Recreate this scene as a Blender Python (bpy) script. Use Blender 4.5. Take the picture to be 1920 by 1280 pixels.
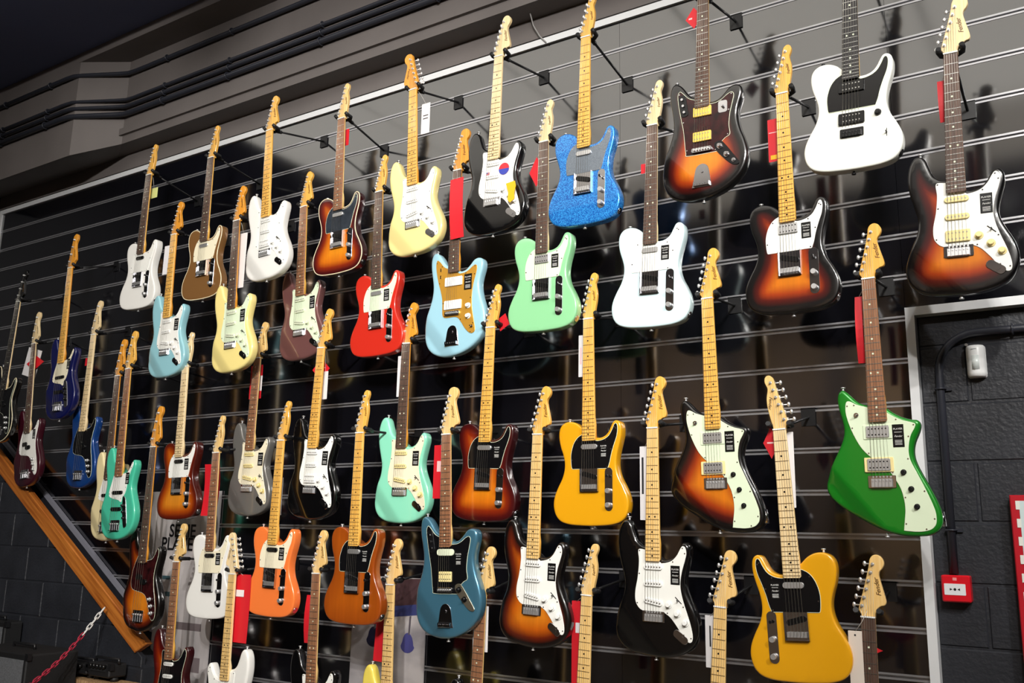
import bpy, bmesh, math, random
from mathutils import Vector, Matrix
from mathutils.geometry import delaunay_2d_cdt
random.seed(7)
for o in list(bpy.data.objects): bpy.data.objects.remove(o)
SC = bpy.context.scene
COL = SC.collection

# ------------------------------------------------------------------ camera
F_PX, AZ, EL, RO, DIST, EYE = 1729.39, -.5817, .2068, .0204, 3.3772, 1.55
fw = Vector((math.sin(AZ)*math.cos(EL), math.cos(AZ)*math.cos(EL), math.sin(EL)))
rt = fw.cross(Vector((0, 0, 1))).normalized(); up = rt.cross(fw)
RIGHT = math.cos(RO)*rt + math.sin(RO)*up
UP = -math.sin(RO)*rt + math.cos(RO)*up
CAM = Vector((0, -DIST, EYE))
cd = bpy.data.cameras.new('camera'); cam = bpy.data.objects.new('camera', cd); COL.objects.link(cam)
cd.sensor_width = 36; cd.lens = F_PX*36/1920; cd.clip_start = .05; cd.clip_end = 60
M = Matrix((RIGHT, UP, -fw)).transposed().to_4x4(); M.translation = CAM
cam.matrix_world = M
SC.camera = cam

def P(px, py, d=0.0):
    """point where the photo's ray through a pixel meets the plane d metres in front of the slat wall"""
    v = (px-960)*RIGHT - (py-640)*UP + F_PX*fw
    return CAM + v*((DIST-d)/v.y)

# ------------------------------------------------------------------ world, exposure, lights
w = bpy.data.worlds.new('world'); SC.world = w; w.use_nodes = True
w.node_tree.nodes['Background'].inputs[0].default_value = (.30, .36, .5, 1)
w.node_tree.nodes['Background'].inputs[1].default_value = .10
vs = SC.view_settings
vs.view_transform = 'Standard'; vs.look = 'None'; vs.gamma = 1; vs.use_curve_mapping = False
vs.exposure = 0.0
try: SC.cycles.caustics_reflective = False; SC.cycles.caustics_refractive = False
except Exception: pass
PANEL_GLOW = 1.3      # unseen ceiling panels added for wall reflections and soft fill
SPOT_POWER = 215.0    # track spots aimed at the guitar wall
BACK_POWER = 260.0    # unseen spots added to brighten the opposite wall

# ------------------------------------------------------------------ materials
def lin(c):
    return tuple(((v/255)/12.92 if v/255 <= .04045 else ((v/255+.055)/1.055)**2.4) for v in c)
MATS = {}
def pbsdf(name):
    m = bpy.data.materials.new(name); m.use_nodes = True
    nt = m.node_tree; b = nt.nodes['Principled BSDF']
    return m, nt, b
def mat(name, rgb, rough=.5, metal=0., coat=0., spec=.5, bump=0., bscale=200., vary=0., vscale=8., stretch=None, rgb2=None, emit=0.):
    if name in MATS: return MATS[name]
    m, nt, b = pbsdf(name)
    c = lin(rgb)
    b.inputs['Base Color'].default_value = (*c, 1)
    b.inputs['Roughness'].default_value = rough
    b.inputs['Metallic'].default_value = metal
    b.inputs['Coat Weight'].default_value = coat
    b.inputs['Coat Roughness'].default_value = .06
    b.inputs['Specular IOR Level'].default_value = spec
    if emit:
        b.inputs['Emission Color'].default_value = (*c, 1); b.inputs['Emission Strength'].default_value = emit
    tc = None
    if vary or rgb2 or bump:
        tc = nt.nodes.new('ShaderNodeTexCoord'); mp = nt.nodes.new('ShaderNodeMapping')
        nt.links.new(tc.outputs['Object'], mp.inputs[0])
        if stretch: mp.inputs['Scale'].default_value = stretch
    if vary or rgb2:
        n = nt.nodes.new('ShaderNodeTexNoise'); n.inputs['Scale'].default_value = vscale; n.inputs['Detail'].default_value = 5
        nt.links.new(mp.outputs[0], n.inputs['Vector'])
        r = nt.nodes.new('ShaderNodeValToRGB')
        c2 = lin(rgb2) if rgb2 else tuple(max(0, x*(1-vary)) for x in c)
        r.color_ramp.elements[0].color = (*c2, 1); r.color_ramp.elements[1].color = (*c, 1)
        r.color_ramp.elements[0].position = .32; r.color_ramp.elements[1].position = .68
        nt.links.new(n.outputs[0], r.inputs[0]); nt.links.new(r.outputs[0], b.inputs['Base Color'])
    if bump:
        n2 = nt.nodes.new('ShaderNodeTexNoise'); n2.inputs['Scale'].default_value = bscale; n2.inputs['Detail'].default_value = 6
        nt.links.new(mp.outputs[0], n2.inputs['Vector'])
        bp = nt.nodes.new('ShaderNodeBump'); bp.inputs['Strength'].default_value = bump; bp.inputs['Distance'].default_value = .004
        nt.links.new(n2.outputs[0], bp.inputs['Height']); nt.links.new(bp.outputs[0], b.inputs['Normal'])
    MATS[name] = m
    return m
def paint(name, rgb, metal=0., rough=.28):
    return mat('paint_'+name, rgb, rough=rough, metal=metal, coat=1., spec=.5)
def burst(name, stops, k=1.0):
    key = 'burst_'+name
    if key in MATS: return MATS[key]
    m, nt, b = pbsdf(key)
    a = nt.nodes.new('ShaderNodeAttribute'); a.attribute_name = 'edge'
    r = nt.nodes.new('ShaderNodeValToRGB')
    mul = nt.nodes.new('ShaderNodeMath'); mul.operation = 'MULTIPLY'; mul.inputs[1].default_value = 6.0*k
    nt.links.new(a.outputs['Fac'], mul.inputs[0]); nt.links.new(mul.outputs[0], r.inputs[0])
    el = r.color_ramp.elements
    el[0].position = stops[0][0]; el[0].color = (*lin(stops[0][1]), 1)
    el[1].position = stops[-1][0]; el[1].color = (*lin(stops[-1][1]), 1)
    for p, c in stops[1:-1]:
        e = el.new(p); e.color = (*lin(c), 1)
    tc = nt.nodes.new('ShaderNodeTexCoord'); mp = nt.nodes.new('ShaderNodeMapping'); mp.inputs['Scale'].default_value = (60, 60, 3)
    n = nt.nodes.new('ShaderNodeTexNoise'); n.inputs['Scale'].default_value = 1.; n.inputs['Detail'].default_value = 4
    nt.links.new(tc.outputs['Object'], mp.inputs[0]); nt.links.new(mp.outputs[0], n.inputs['Vector'])
    mx = nt.nodes.new('ShaderNodeMix'); mx.data_type = 'RGBA'; mx.blend_type = 'MULTIPLY'
    rr = nt.nodes.new('ShaderNodeMapRange'); rr.inputs['To Min'].default_value = .72; rr.inputs['To Max'].default_value = 1.15
    nt.links.new(n.outputs[0], rr.inputs['Value'])
    mx.inputs[0].default_value = 1
    nt.links.new(r.outputs[0], mx.inputs[6]); nt.links.new(rr.outputs[0], mx.inputs[7])
    nt.links.new(mx.outputs[2], b.inputs['Base Color'])
    b.inputs['Roughness'].default_value = .3; b.inputs['Coat Weight'].default_value = 1; b.inputs['Coat Roughness'].default_value = .05
    MATS[key] = m
    return m
def sparkle():
    if 'sparkle' in MATS: return MATS['sparkle']
    m, nt, b = pbsdf('paint_blue_sparkle')
    tc = nt.nodes.new('ShaderNodeTexCoord'); v = nt.nodes.new('ShaderNodeTexVoronoi'); v.inputs['Scale'].default_value = 330
    nt.links.new(tc.outputs['Object'], v.inputs['Vector'])
    r = nt.nodes.new('ShaderNodeValToRGB')
    r.color_ramp.elements[0].color = (*lin((8, 84, 175)), 1); r.color_ramp.elements[1].color = (*lin((60, 165, 240)), 1)
    r.color_ramp.elements[0].position = .25; r.color_ramp.elements[1].position = .85
    nt.links.new(v.outputs['Color'], r.inputs[0]); nt.links.new(r.outputs[0], b.inputs['Base Color'])
    b.inputs['Roughness'].default_value = .3; b.inputs['Metallic'].default_value = .35; b.inputs['Coat Weight'].default_value = 1
    MATS['sparkle'] = m
    return m
def wood(name, a, c, rough=.4, coat=.3):
    return mat('wood_'+name, a, rough=rough, coat=coat, rgb2=c, vscale=1., stretch=(140, 140, 5))

CHROME = mat('chrome', (214, 214, 218), rough=.15, metal=1.)
SATIN = mat('satin_chrome', (232, 232, 232), rough=.36, metal=.85)
STEEL = mat('fret_steel', (200, 200, 196), rough=.3, metal=1.)
STRING = mat('string_steel', (190, 186, 176), rough=.35, metal=.8)
BLKHW = mat('black_hardware', (16, 16, 18), rough=.3, spec=.5)
ALU = mat('aluminium', (186, 186, 190), rough=.3, metal=.75)
RUBBER = mat('black_rubber', (14, 14, 15), rough=.6)
BLKMET = mat('black_metal', (20, 20, 22), rough=.4)
W = {
 'maple': wood('maple', (240, 204, 138), (226, 182, 108)),
 'pale': wood('maple_pale', (242, 218, 172), (230, 200, 146)),
 'amber': wood('maple_amber', (240, 188, 92), (226, 164, 66)),
 'orange': wood('maple_orange', (234, 164, 58), (214, 136, 36)),
 'rose': wood('rosewood', (98, 72, 58), (66, 46, 38), .5, .0),
 'pau': wood('pau_ferro', (158, 108, 74), (124, 80, 52), .5, .0),
 'ebony': wood('ebony', (34, 30, 32), (22, 20, 21), .45, .0),
}
PG = {
 'white': mat('guard_white', (238, 238, 232), rough=.25), 'cream': mat('guard_parchment', (236, 228, 200), rough=.25),
 'mint': mat('guard_mint', (222, 236, 206), rough=.25), 'black': mat('guard_black', (14, 14, 16), rough=.18),
 'tort': mat('guard_tortoise', (58, 18, 20), rough=.2, rgb2=(24, 8, 10), vscale=30), 'gold': mat('guard_gold', (222, 164, 62), rough=.35, metal=.5),
 'silver': mat('guard_silver', (150, 160, 172), rough=.35, metal=.7, vary=.35, vscale=300), 'smoke': mat('guard_smoke', (52, 58, 66), rough=.15, vary=.4, vscale=25),
}
PLASTIC = {'white': mat('plastic_white', (240, 240, 236), rough=.3), 'cream': mat('plastic_cream', (240, 222, 158), rough=.3),
 'mint': mat('plastic_mint', (226, 234, 206), rough=.3), 'black': mat('plastic_black', (15, 15, 16), rough=.25),
 'amberp': mat('plastic_amber', (238, 196, 92), rough=.3)}
BURST3 = [(0, (6, 5, 6)), (.14, (10, 6, 6)), (.27, (78, 14, 8)), (.40, (160, 56, 12)), (.60, (210, 116, 22)), (1, (232, 140, 26))]
BURST2 = [(0, (8, 5, 5)), (.10, (16, 7, 6)), (.22, (100, 30, 8)), (.40, (186, 88, 12)), (.65, (214, 124, 26)), (1, (224, 138, 34))]
CHERRY = [(0, (48, 6, 10)), (.10, (74, 10, 10)), (.24, (134, 38, 8)), (.42, (206, 108, 16)), (.7, (226, 138, 24)), (1, (232, 146, 30))]

# ------------------------------------------------------------------ mesh helpers
def mk(name, verts, faces, smooth=False, edge=None, flat=None):
    me = bpy.data.meshes.new(name); me.from_pydata([tuple(v) for v in verts], [], faces); me.update()
    if smooth:
        for p in me.polygons: p.use_smooth = True
        if flat:
            for i in flat: me.polygons[i].use_smooth = False
    if edge is not None:
        at = me.attributes.new('edge', 'FLOAT', 'POINT')
        for i, e in enumerate(edge): at.data[i].value = e
    me.materials.append(None)
    return me
class MB:
    def __init__(s): s.v = []; s.f = []; s.sm = []
    def add(s, v, f, smooth=False):
        o = len(s.v); s.v += [tuple(x) for x in v]; s.f += [tuple(i+o for i in q) for q in f]; s.sm += [smooth]*len(f); return s
    def box(s, x0, x1, y0, y1, z0, z1):
        v = [(x, y, z) for x in (x0, x1) for y in (y0, y1) for z in (z0, z1)]
        return s.add(v, [(0, 1, 3, 2), (4, 6, 7, 5), (0, 4, 5, 1), (2, 3, 7, 6), (0, 2, 6, 4), (1, 5, 7, 3)])
    def prism(s, pts, y0, y1, bev=0.):
        """pts: outline in (x,z); y0 front (towards viewer, smaller y), y1 back"""
        if area(pts) < 0: pts = pts[::-1]
        n = len(pts)
        if bev:
            ins = inset(pts, bev)
            rings = [[(x, y0, z) for x, z in ins], [(x, y0+bev, z) for x, z in pts], [(x, y1, z) for x, z in pts]]
        else: rings = [[(x, y0, z) for x, z in pts], [(x, y1, z) for x, z in pts]]
        v = [p for r in rings for p in r]
        f = [tuple(range(n))]
        for k in range(len(rings)-1):
            for i in range(n):
                j = (i+1) % n
                f.append((k*n+j, k*n+i, (k+1)*n+i, (k+1)*n+j))
        f.append(tuple((len(rings)-1)*n+i for i in range(n))[::-1])
        return s.add(v, f)
    def cyl(s, c, r, h, axis='y', n=14, r2=None, smooth=True):
        """from c along +axis by h"""
        r2 = r if r2 is None else r2; c = Vector(c); v = []
        for k, (rr, t) in enumerate(((r, 0), (r2, h))):
            for i in range(n):
                a = 2*math.pi*i/n; p, q = rr*math.cos(a), rr*math.sin(a)
                d = {'x': (t, p, q), 'y': (p, t, q), 'z': (p, q, t)}[axis]
                v.append(c+Vector(d))
        o = len(s.v); s.v += [tuple(x) for x in v]
        for i in range(n):
            j = (i+1) % n; s.f.append((o+i, o+j, o+n+j, o+n+i)); s.sm.append(smooth)
        s.f.append(tuple(o+i for i in range(n))[::-1]); s.sm.append(False)
        s.f.append(tuple(o+n+i for i in range(n))); s.sm.append(False)
        return s
    def tube(s, path, r, n=10, closed=False):
        path = [Vector(p) for p in path]; m = len(path); o = len(s.v)
        ref = None
        for i, p in enumerate(path):
            if closed: t = (path[(i+1) % m]-path[i-1]).normalized()
            else: t = (path[min(i+1, m-1)]-path[max(i-1, 0)]).normalized()
            if ref is None: ref = Vector((0, 0, 1)) if abs(t.z) < .9 else Vector((1, 0, 0))
            a = t.cross(ref).normalized(); ref = a.cross(t).normalized(); b = ref
            for k in range(n):
                q = 2*math.pi*k/n; s.v.append(tuple(p+(a*math.cos(q)+b*math.sin(q))*r))
        for i in range(m if closed else m-1):
            i2 = (i+1) % m
            for k in range(n):
                k2 = (k+1) % n; s.f.append((o+i*n+k, o+i*n+k2, o+i2*n+k2, o+i2*n+k)); s.sm.append(True)
        if not closed:
            s.f.append(tuple(o+k for k in range(n))[::-1]); s.sm.append(False)
            s.f.append(tuple(o+(m-1)*n+k for k in range(n))); s.sm.append(False)
        return s
    def ball(s, c, rx, ry, rz, n=12, m=8):
        o = len(s.v)
        for i in range(m+1):
            th = math.pi*i/m
            for k in range(n):
                a = 2*math.pi*k/n
                s.v.append((c[0]+rx*math.sin(th)*math.cos(a), c[1]+ry*math.sin(th)*math.sin(a), c[2]+rz*math.cos(th)))
        for i in range(m):
            for k in range(n):
                k2 = (k+1) % n; s.f.append((o+i*n+k, o+(i+1)*n+k, o+(i+1)*n+k2, o+i*n+k2)); s.sm.append(True)
        return s
    def mesh(s, name, fix=True):
        me = bpy.data.meshes.new(name); me.from_pydata(s.v, [], s.f); me.update()
        for p, q in zip(me.polygons, s.sm): p.use_smooth = q
        if fix:
            b = bmesh.new(); b.from_mesh(me); bmesh.ops.recalc_face_normals(b, faces=b.faces); b.to_mesh(me); b.free()
        me.materials.append(None)
        return me
    def obj(s, name, m, parent=None): return ob(name, s.mesh(name), m, parent)
def ob(name, me, m, parent=None):
    o = bpy.data.objects.new(name, me); COL.objects.link(o)
    if m is not None and len(o.material_slots):
        o.material_slots[0].link = 'OBJECT'; o.material_slots[0].material = m
    if parent is not None: o.parent = parent
    return o
def tag(o, label=None, cat=None, group=None, kind=None):
    if label: o['label'] = label
    if cat: o['category'] = cat
    if group: o['group'] = group
    if kind: o['kind'] = kind
    return o
def empty(name, loc=(0, 0, 0)):
    o = bpy.data.objects.new(name, None); COL.objects.link(o); o.location = loc; o.empty_display_size = .05
    return o
def area(p): return .5*sum(p[i][0]*p[(i+1) % len(p)][1]-p[(i+1) % len(p)][0]*p[i][1] for i in range(len(p)))
def inset(pts, r):
    n = len(pts); out = []
    for i in range(n):
        a, b, c = Vector(pts[i-1]), Vector(pts[i]), Vector(pts[(i+1) % n])
        e1 = (b-a); e2 = (c-b)
        e1 = e1.normalized() if e1.length > 1e-9 else Vector((1, 0)); e2 = e2.normalized() if e2.length > 1e-9 else e1
        n1 = Vector((-e1.y, e1.x)); n2 = Vector((-e2.y, e2.x)); m = n1+n2
        if m.length < 1e-6: m = n1
        m.normalize(); k = 1/max(.5, m.dot(n1))
        out.append((b.x+m.x*r*k, b.y+m.y*r*k))
    return out
def spline(pts, seg=4):
    """closed Catmull-Rom; a third element marks a sharp corner"""
    n = len(pts); out = []
    for i in range(n):
        p0, p1, p2, p3 = pts[i-1], pts[i], pts[(i+1) % n], pts[(i+2) % n]
        c1, c2 = len(p1) > 2, len(p2) > 2
        a, b, c, d = (Vector(q[:2]) for q in (p0, p1, p2, p3))
        if c1 and c2:
            out.append((b.x, b.y)); continue
        t1 = (c-b)*.5 if c1 else (c-a)*.5
        t2 = (c-b)*.5 if c2 else (d-b)*.5
        for k in range(seg):
            t = k/seg; h = (2*t**3-3*t*t+1, t**3-2*t*t+t, -2*t**3+3*t*t, t**3-t*t)
            q = b*h[0]+t1*h[1]+c*h[2]+t2*h[3]; out.append((q.x, q.y))
    return out
def rrect(cx, cy, wd, h, r, n=4, ang=0.):
    out = []
    for sx, sy, a0 in ((1, 1, 0), (-1, 1, 90), (-1, -1, 180), (1, -1, 270)):
        for k in range(n+1):
            a = math.radians(a0+90*k/n)
            out.append((sx*(wd/2-r)+r*math.cos(a), sy*(h/2-r)+r*math.sin(a)))
    ca, sa = math.cos(ang), math.sin(ang)
    return [(cx+x*ca-y*sa, cy+x*sa+y*ca) for x, y in out]
TEXTS = {}
def text_mesh(body, size, shear=0., bold=0.):
    key = (body, size, shear, bold)
    if key not in TEXTS:
        cu = bpy.data.curves.new('lettering', 'FONT'); cu.body = body; cu.size = size; cu.shear = shear; cu.offset = bold
        cu.align_x = 'CENTER'; cu.align_y = 'CENTER'; cu.resolution_u = 3
        t = bpy.data.objects.new('lettering', cu); COL.objects.link(t)
        bpy.context.view_layer.update()
        me = bpy.data.meshes.new_from_object(t.evaluated_get(bpy.context.evaluated_depsgraph_get()))
        bpy.data.objects.remove(t); bpy.data.curves.remove(cu)
        if not me.materials: me.materials.append(None)
        TEXTS[key] = me
    return TEXTS[key]

# ------------------------------------------------------------------ the room
ZC = 4.60                                     # ceiling height
PANEL_BLACK = mat('slat_board_black', (12, 12, 17), rough=.10, bump=.015, bscale=3.)
PANEL_BLACK.node_tree.nodes['Principled BSDF'].inputs['IOR'].default_value = 2.45
BLOCK = mat('black_painted_block', (44, 46, 52), rough=.42, bump=.5, bscale=70, vary=.35, vscale=6)
BEAM = mat('beam_paint', (112, 106, 104), rough=.5, bump=.12, bscale=60, vary=.15, vscale=3)
NAVY = mat('ceiling_navy', (106, 116, 156), rough=.7)
DARK = mat('dark_wall_paint', (24, 25, 32), rough=.6)
XL, XR, YB = -6.84, 3.6, -7.5
def struct(name, mb, m): return tag(mb.obj(name, m), kind='structure')
struct('floor', MB().box(XL-.2, XR+.2, YB-.2, .3, -.1, 0), mat('floor_grey', (152, 144, 134), rough=.5, vary=.2, vscale=2))
struct('ceiling', MB().box(XL-.2, XR+.2, YB-.2, .3, ZC, ZC+.1), NAVY)
struct('wall_left', MB().box(XL-.2, XL, YB-.2, .3, 0, ZC), DARK)
struct('wall_right', MB().box(XR, XR+.2, YB-.2, .3, 0, ZC), DARK)
wf = struct('wall_front', MB().box(XL, XR, YB-.2, YB, 0, ZC), mat('taupe_wall', (126, 108, 92), rough=.7))
for i, x in enumerate((-6.2, -5.0, -3.9, -2.6, -1.5, -.3)):
    MB().box(x-.11, x+.11, YB, YB+.12, 0, ZC).obj('pillar', DARK, wf)
for i, (x0, x1, z0, z1, c) in enumerate(((-6.0, -5.2, 1.0, 2.6, (70, 60, 54)), (-4.8, -4.1, 1.2, 3.2, (150, 120, 92)), (-3.7, -2.8, .9, 2.9, (96, 82, 70)), (-2.4, -1.7, 1.1, 3.4, (160, 134, 104)), (-1.3, -.5, 1.0, 2.4, (80, 96, 120)))):
    MB().box(x0, x1, YB, YB+.05, z0, z1).obj('display_panel', mat('display_panel_%d' % i, c, rough=.7), wf)
wb = struct('wall_back', MB().box(XL, XR, .10, .25, 0, ZC), DARK)

Z0 = 2.2697+EYE; PITCH = .15; XF = -.574; ZF = .805+EYE   # slat pitch, right-hand opening
SEAMS = [-6.775, -5.28, -4.08, -2.88, -1.68, XF, .65, 1.85]
for k in range(0, 26):
    zt = Z0-PITCH*k; z1 = zt-.0095; z0 = max(zt-PITCH+.0095, .01)
    if k == 25 or z1-z0 < .02: break
    for i in range(len(SEAMS)-1):
        x0, x1 = SEAMS[i]+.0006, SEAMS[i+1]-.0006
        lo = z0
        if i >= 5:
            if z1 < ZF+.02: continue
            lo = max(z0, ZF)
        key = 'slat_board_%d_%.4f' % (i, z1-lo)
        if key not in MATS:
            h = z1-lo
            MATS[key] = MB().box(0, x1-x0, 0, .018, -h, 0).mesh('slat_board')
        o = ob('slat_board', MATS[key], PANEL_BLACK, wb); o.location = (x0, 0, z1)
prof = [(.0105, -.002), (.0038, -.002), (.0038, .010), (-.0038, .010), (-.0038, -.002), (-.0105, -.002)]
for k in range(1, 26):
    zt = Z0-PITCH*k
    if zt < .03: break
    x1 = 1.85 if zt > ZF else XF
    key = 'slat_insert_%s' % x1
    if key not in MATS:
        v = [(x, y, z) for x in (SEAMS[0], x1) for z, y in prof]; n = len(prof)
        MATS[key] = mk('slat_insert', v, [(i, i+1, n+i+1, n+i) for i in range(n-1)])
    o = ob('slat_insert', MATS[key], ALU, wb); o.location = (0, 0, zt)
ALU2 = mat('trim_aluminium', (232, 234, 236), rough=.4, metal=.15)
struct('trim_1', MB().box(SEAMS[0], 1.85, -.012, .03, Z0-.014, Z0+.018), ALU2)
struct('trim_2', MB().box(SEAMS[0]-.03, SEAMS[0], -.012, .03, 0, Z0+.018), ALU2)
# frame round the opening in the slat wall (mitred L section)
v = MB(); t = .030
v.prism([(XF, 0), (XF+t, 0), (XF+t, ZF-t), (1.85, ZF-t), (1.85, ZF), (XF, ZF)], -.012, .05)
struct('trim_3', v, ALU2)
# black painted blocks in the opening
wr = struct('wall_right_block', MB().box(XF, 1.85, .034, .09, 0, ZF), BLOCK)
BL = {}
def block(x0, x1, z0, z1, yf, dep, parent, m, clip=None):
    pts = [(x0, z0), (x1, z0), (x1, z1), (x0, z1)]
    if clip:
        pts = clip(pts)
        if len(pts) < 3 or abs(area(pts)) < 4e-4: return
        o = MB().prism(pts, yf, yf+dep, .004).obj('block', m, parent); return
    key = (round(x1-x0, 4), round(z1-z0, 4), dep)
    if key not in BL: BL[key] = MB().prism([(0, 0), (x1-x0, 0), (x1-x0, z1-z0), (0, z1-z0)], 0, dep, .004).mesh('block')
    o = ob('block', BL[key], m, parent); o.location = (x0, yf+random.uniform(-.0015, .0015), z0)
JZ = .07+EYE; J = .0035
for r in range(-9, 4):
    za, zb = JZ+.1985*r+J, JZ+.1985*(r+1)-J
    zb = min(zb, ZF-.032)
    if za < 0 or zb-za < .02: continue
    off = -.395 if r % 2 == 0 else -.195
    x = off-.4
    while x < 1.8:
        a, b2 = max(x+J, XF+.031), min(x+.4-J, 1.84)
        if b2-a > .02: block(a, b2, za, zb, .03, .03, wr, BLOCK)
        x += .4
# parapet of the staircase at the left: blocks under a sloping timber
def zup(x): return EYE-.234-.62*(x+4.99)
wl = struct('wall_stair', MB().prism([(XL, 0), (-4.42, 0), (-4.42, zup(-4.42)-.14), (XL, zup(XL)-.14)], -.136, -.0), BLOCK)
def clipper(pts):
    f = lambda p: (zup(p[0])-.10)-p[1]
    out = []
    for i in range(len(pts)):
        a, b = pts[i], pts[(i+1) % len(pts)]; fa, fb = f(a), f(b)
        if fa >= 0: out.append(a)
        if fa*fb < 0:
            t = fa/(fa-fb); out.append((a[0]+(b[0]-a[0])*t, a[1]+(b[1]-a[1])*t))
    return out
for r in range(0, 13):
    za, zb = .02+.2*r+J, .02+.2*(r+1)-J
    x = XL+(.2 if r % 2 else 0)-.4
    while x < -4.42:
        a, b2 = max(x+.001, XL+.001), min(x+.4-.001, -4.43)
        if b2-a > .02: block(a, b2, za, zb, -.14, .025, wl, BLOCK, clipper)
        x += .4
# dark sloping apron with aluminium edge on the slat wall
def zap(x): return EYE+.302-.62*(x+5.90)
ap = struct('trim_4', MB().prism([(XL+.05, zap(XL+.05)-.03), (XL+.05, zap(XL+.05)-.42), (-4.55, zap(-4.55)-.42), (-4.55, zap(-4.55)-.03)], -.02, -.003), DARK)
struct('trim_5', MB().prism([(XL+.05, zap(XL+.05)+.004), (XL+.05, zap(XL+.05)-.024), (-4.55, zap(-4.55)-.024), (-4.55, zap(-4.55)+.004)], -.024, -.003), mat('dull_trim', (150, 150, 162), rough=.4, metal=.3))
timber = MB().prism([(XL+.02, zup(XL+.02)), (XL+.02, zup(XL+.02)-.11), (-4.49, zup(-4.49)-.11), (-4.39, zup(-4.39)+.005), (-4.50, zup(-4.50))], -.155, -.118, .005)
TIMB = wood('stair_timber', (196, 120, 48), (146, 76, 24), .45, .2)
for nd in TIMB.node_tree.nodes:
    if nd.bl_idname == 'ShaderNodeMapping':      # grain along the slope
        nd.vector_type = 'TEXTURE'; nd.inputs['Rotation'].default_value = (0, math.radians(121.8), 0); nd.inputs['Scale'].default_value = (1/60, 1/60, 1/3)
tag(timber.obj('timber_rail', TIMB), 'brown timber rail sloping down along the black staircase wall', 'handrail')

# band, soffit, beam and fascia above the slat wall
ZB = 2.409+EYE
struct('trim_6', MB().box(XL, 1.9, -.004, .03, Z0+.03, ZB), BEAM)
YR, YL = -.13, -.30            # recessed face right, projecting face left
XA, XB = -5.46, -5.17
def beam():
    lip = P(0, 337, -YL).z
    top = [(XL, .03), (XA, .03), (XB, .03), (1.9, .03), (1.9, YR), (XB, YR), (XA, YL), (XL, YL)]
    zb = [ZB, ZB, ZB, ZB, ZB, ZB, lip, lip]; n = 8
    v = [(x, y, z) for (x, y), z in zip(top, zb)]+[(x, y, ZC) for x, y in top]
    f = [(0, 1, 6, 7), (1, 2, 5), (1, 5, 6), (2, 3, 4, 5), tuple(range(8, 16))]+[(i, (i+1) % n, n+(i+1) % n, n+i) for i in range(n)]
    return MB().add(v, f)
struct('ceiling_beam', beam(), BEAM)
struct('trim_7', MB().box(XB-.015, 1.9, YR-.018, .0, ZB+.055, ZB+.10), BEAM)
struct('trim_8', MB().box(XA-.02, 1.9, YL-.002, YR+.02, 2.985+EYE, ZC), BEAM)
PIPE = mat('conduit_paint', (44, 46, 54), rough=.35)
def conduit(zr, lab, r=.014):
    z = zr+EYE; yo = r+.006
    pth = [(XL+.01, YL-yo, z), (XA-.10, YL-yo, z), (XA-.03, YL-yo+.006, z), (XA+.03, YL-yo+.03, z), (XB-.03, YR-yo-.03, z), (XB+.03, YR-yo-.006, z), (XB+.10, YR-yo, z), (1.9, YR-yo, z)]
    t = empty('conduit', (XL, YL, z)); tag(t, lab, 'pipe', 'conduits along the beam')
    for child in (MB().tube(pth, r).obj('pipe', PIPE, t),): child.matrix_parent_inverse = Matrix.Translation(-t.location)
    me = MB().tube([(0, math.cos(a)*(r+.004), math.sin(a)*(r+.004)) for a in [k*math.pi/8 for k in range(16)]], .004, 6, True).mesh('clip')
    for x in [-6.3, -5.75, -4.75, -4.15, -3.4, -2.6]:
        c = ob('clip', me, PIPE, t); c.location = Vector((x, (YL if x < XA else YR)-yo, z))-t.location
conduit(2.885, 'single black conduit running highest on the dark beam')
conduit(2.700, 'topmost of the three black conduits bundled along the beam', .011)
conduit(2.652, 'middle one of the three black conduits bundled along the beam', .013)
conduit(2.596, 'lowest of the three black conduits bundled along the beam', .017)
wire = [P(988, -30, .14), P(990, 0, .10), P(994, 25, .06), P(1000, 48, .03), P(1012, 68, .02), P(1024, 80, .015)]
tag(MB().tube(wire, .0035, 6).obj('loose_cable', mat('grey_cable', (150, 148, 146), rough=.5)), 'thin pale cable dangling over the beam above the slat wall', 'cable')

# ------------------------------------------------------------------ unseen ceiling lights: added glow panels, guitar wall spots, added back spots
GLOW = mat('added_glow', (255, 250, 240), rough=.4, emit=PANEL_GLOW)
GLOW2 = mat('added_glow_dimmed', (255, 246, 232), rough=.4, emit=PANEL_GLOW*.45)  # dimmer row, so the mirrored glow fades down the slat wall
HOUSE = mat('lamp_housing', (30, 30, 34), rough=.5)
n = 0
for iy, y in enumerate((-1.6, -2.75, -3.9)):  # unseen glow panels added for the grey reflection in the slat boards
    for ix, x in enumerate((-4.9, -3.7, -2.5, -1.3, -.1)):
        t = empty('added_glow_panel', (x, y, ZC-.05)); n += 1
        tag(t, 'unseen glowing ceiling panel added to brighten the slat wall reflections', 'lamp', 'added glow panels')
        MB().box(-.595, .595, -.57, .57, .0, .05).obj('housing', HOUSE, t)
        MB().box(-.588, .588, -.565, .565, -.008, .0).obj('glow_face', GLOW if iy < 2 else GLOW2, t)
def spot(loc, aim, power, size=1.0, blend=.7, color=(1, .965, .92)):
    t = empty('track_spot', loc); d = (Vector(aim)-Vector(loc)).normalized()
    t.rotation_euler = d.to_track_quat('-Z', 'Y').to_euler()
    tag(t, 'unseen black track spotlight hung from the ceiling', 'lamp', 'track spots')
    m = MB().tube([(0, 0, .16), (0, 0, 0)], .05, 14); m.obj('housing', HOUSE, t)
    MB().cyl((0, 0, -.004), .042, .003, 'z').obj('lens', mat('spot_lens', (255, 245, 225), emit=12), t)
    L = bpy.data.lights.new('spot_beam', 'SPOT'); L.energy = power; L.spot_size = size; L.spot_blend = blend; L.color = color; L.shadow_soft_size = .06
    l = bpy.data.objects.new('spot_beam', L); COL.objects.link(l); l.parent = t; l.location = (0, 0, -.03)
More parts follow.
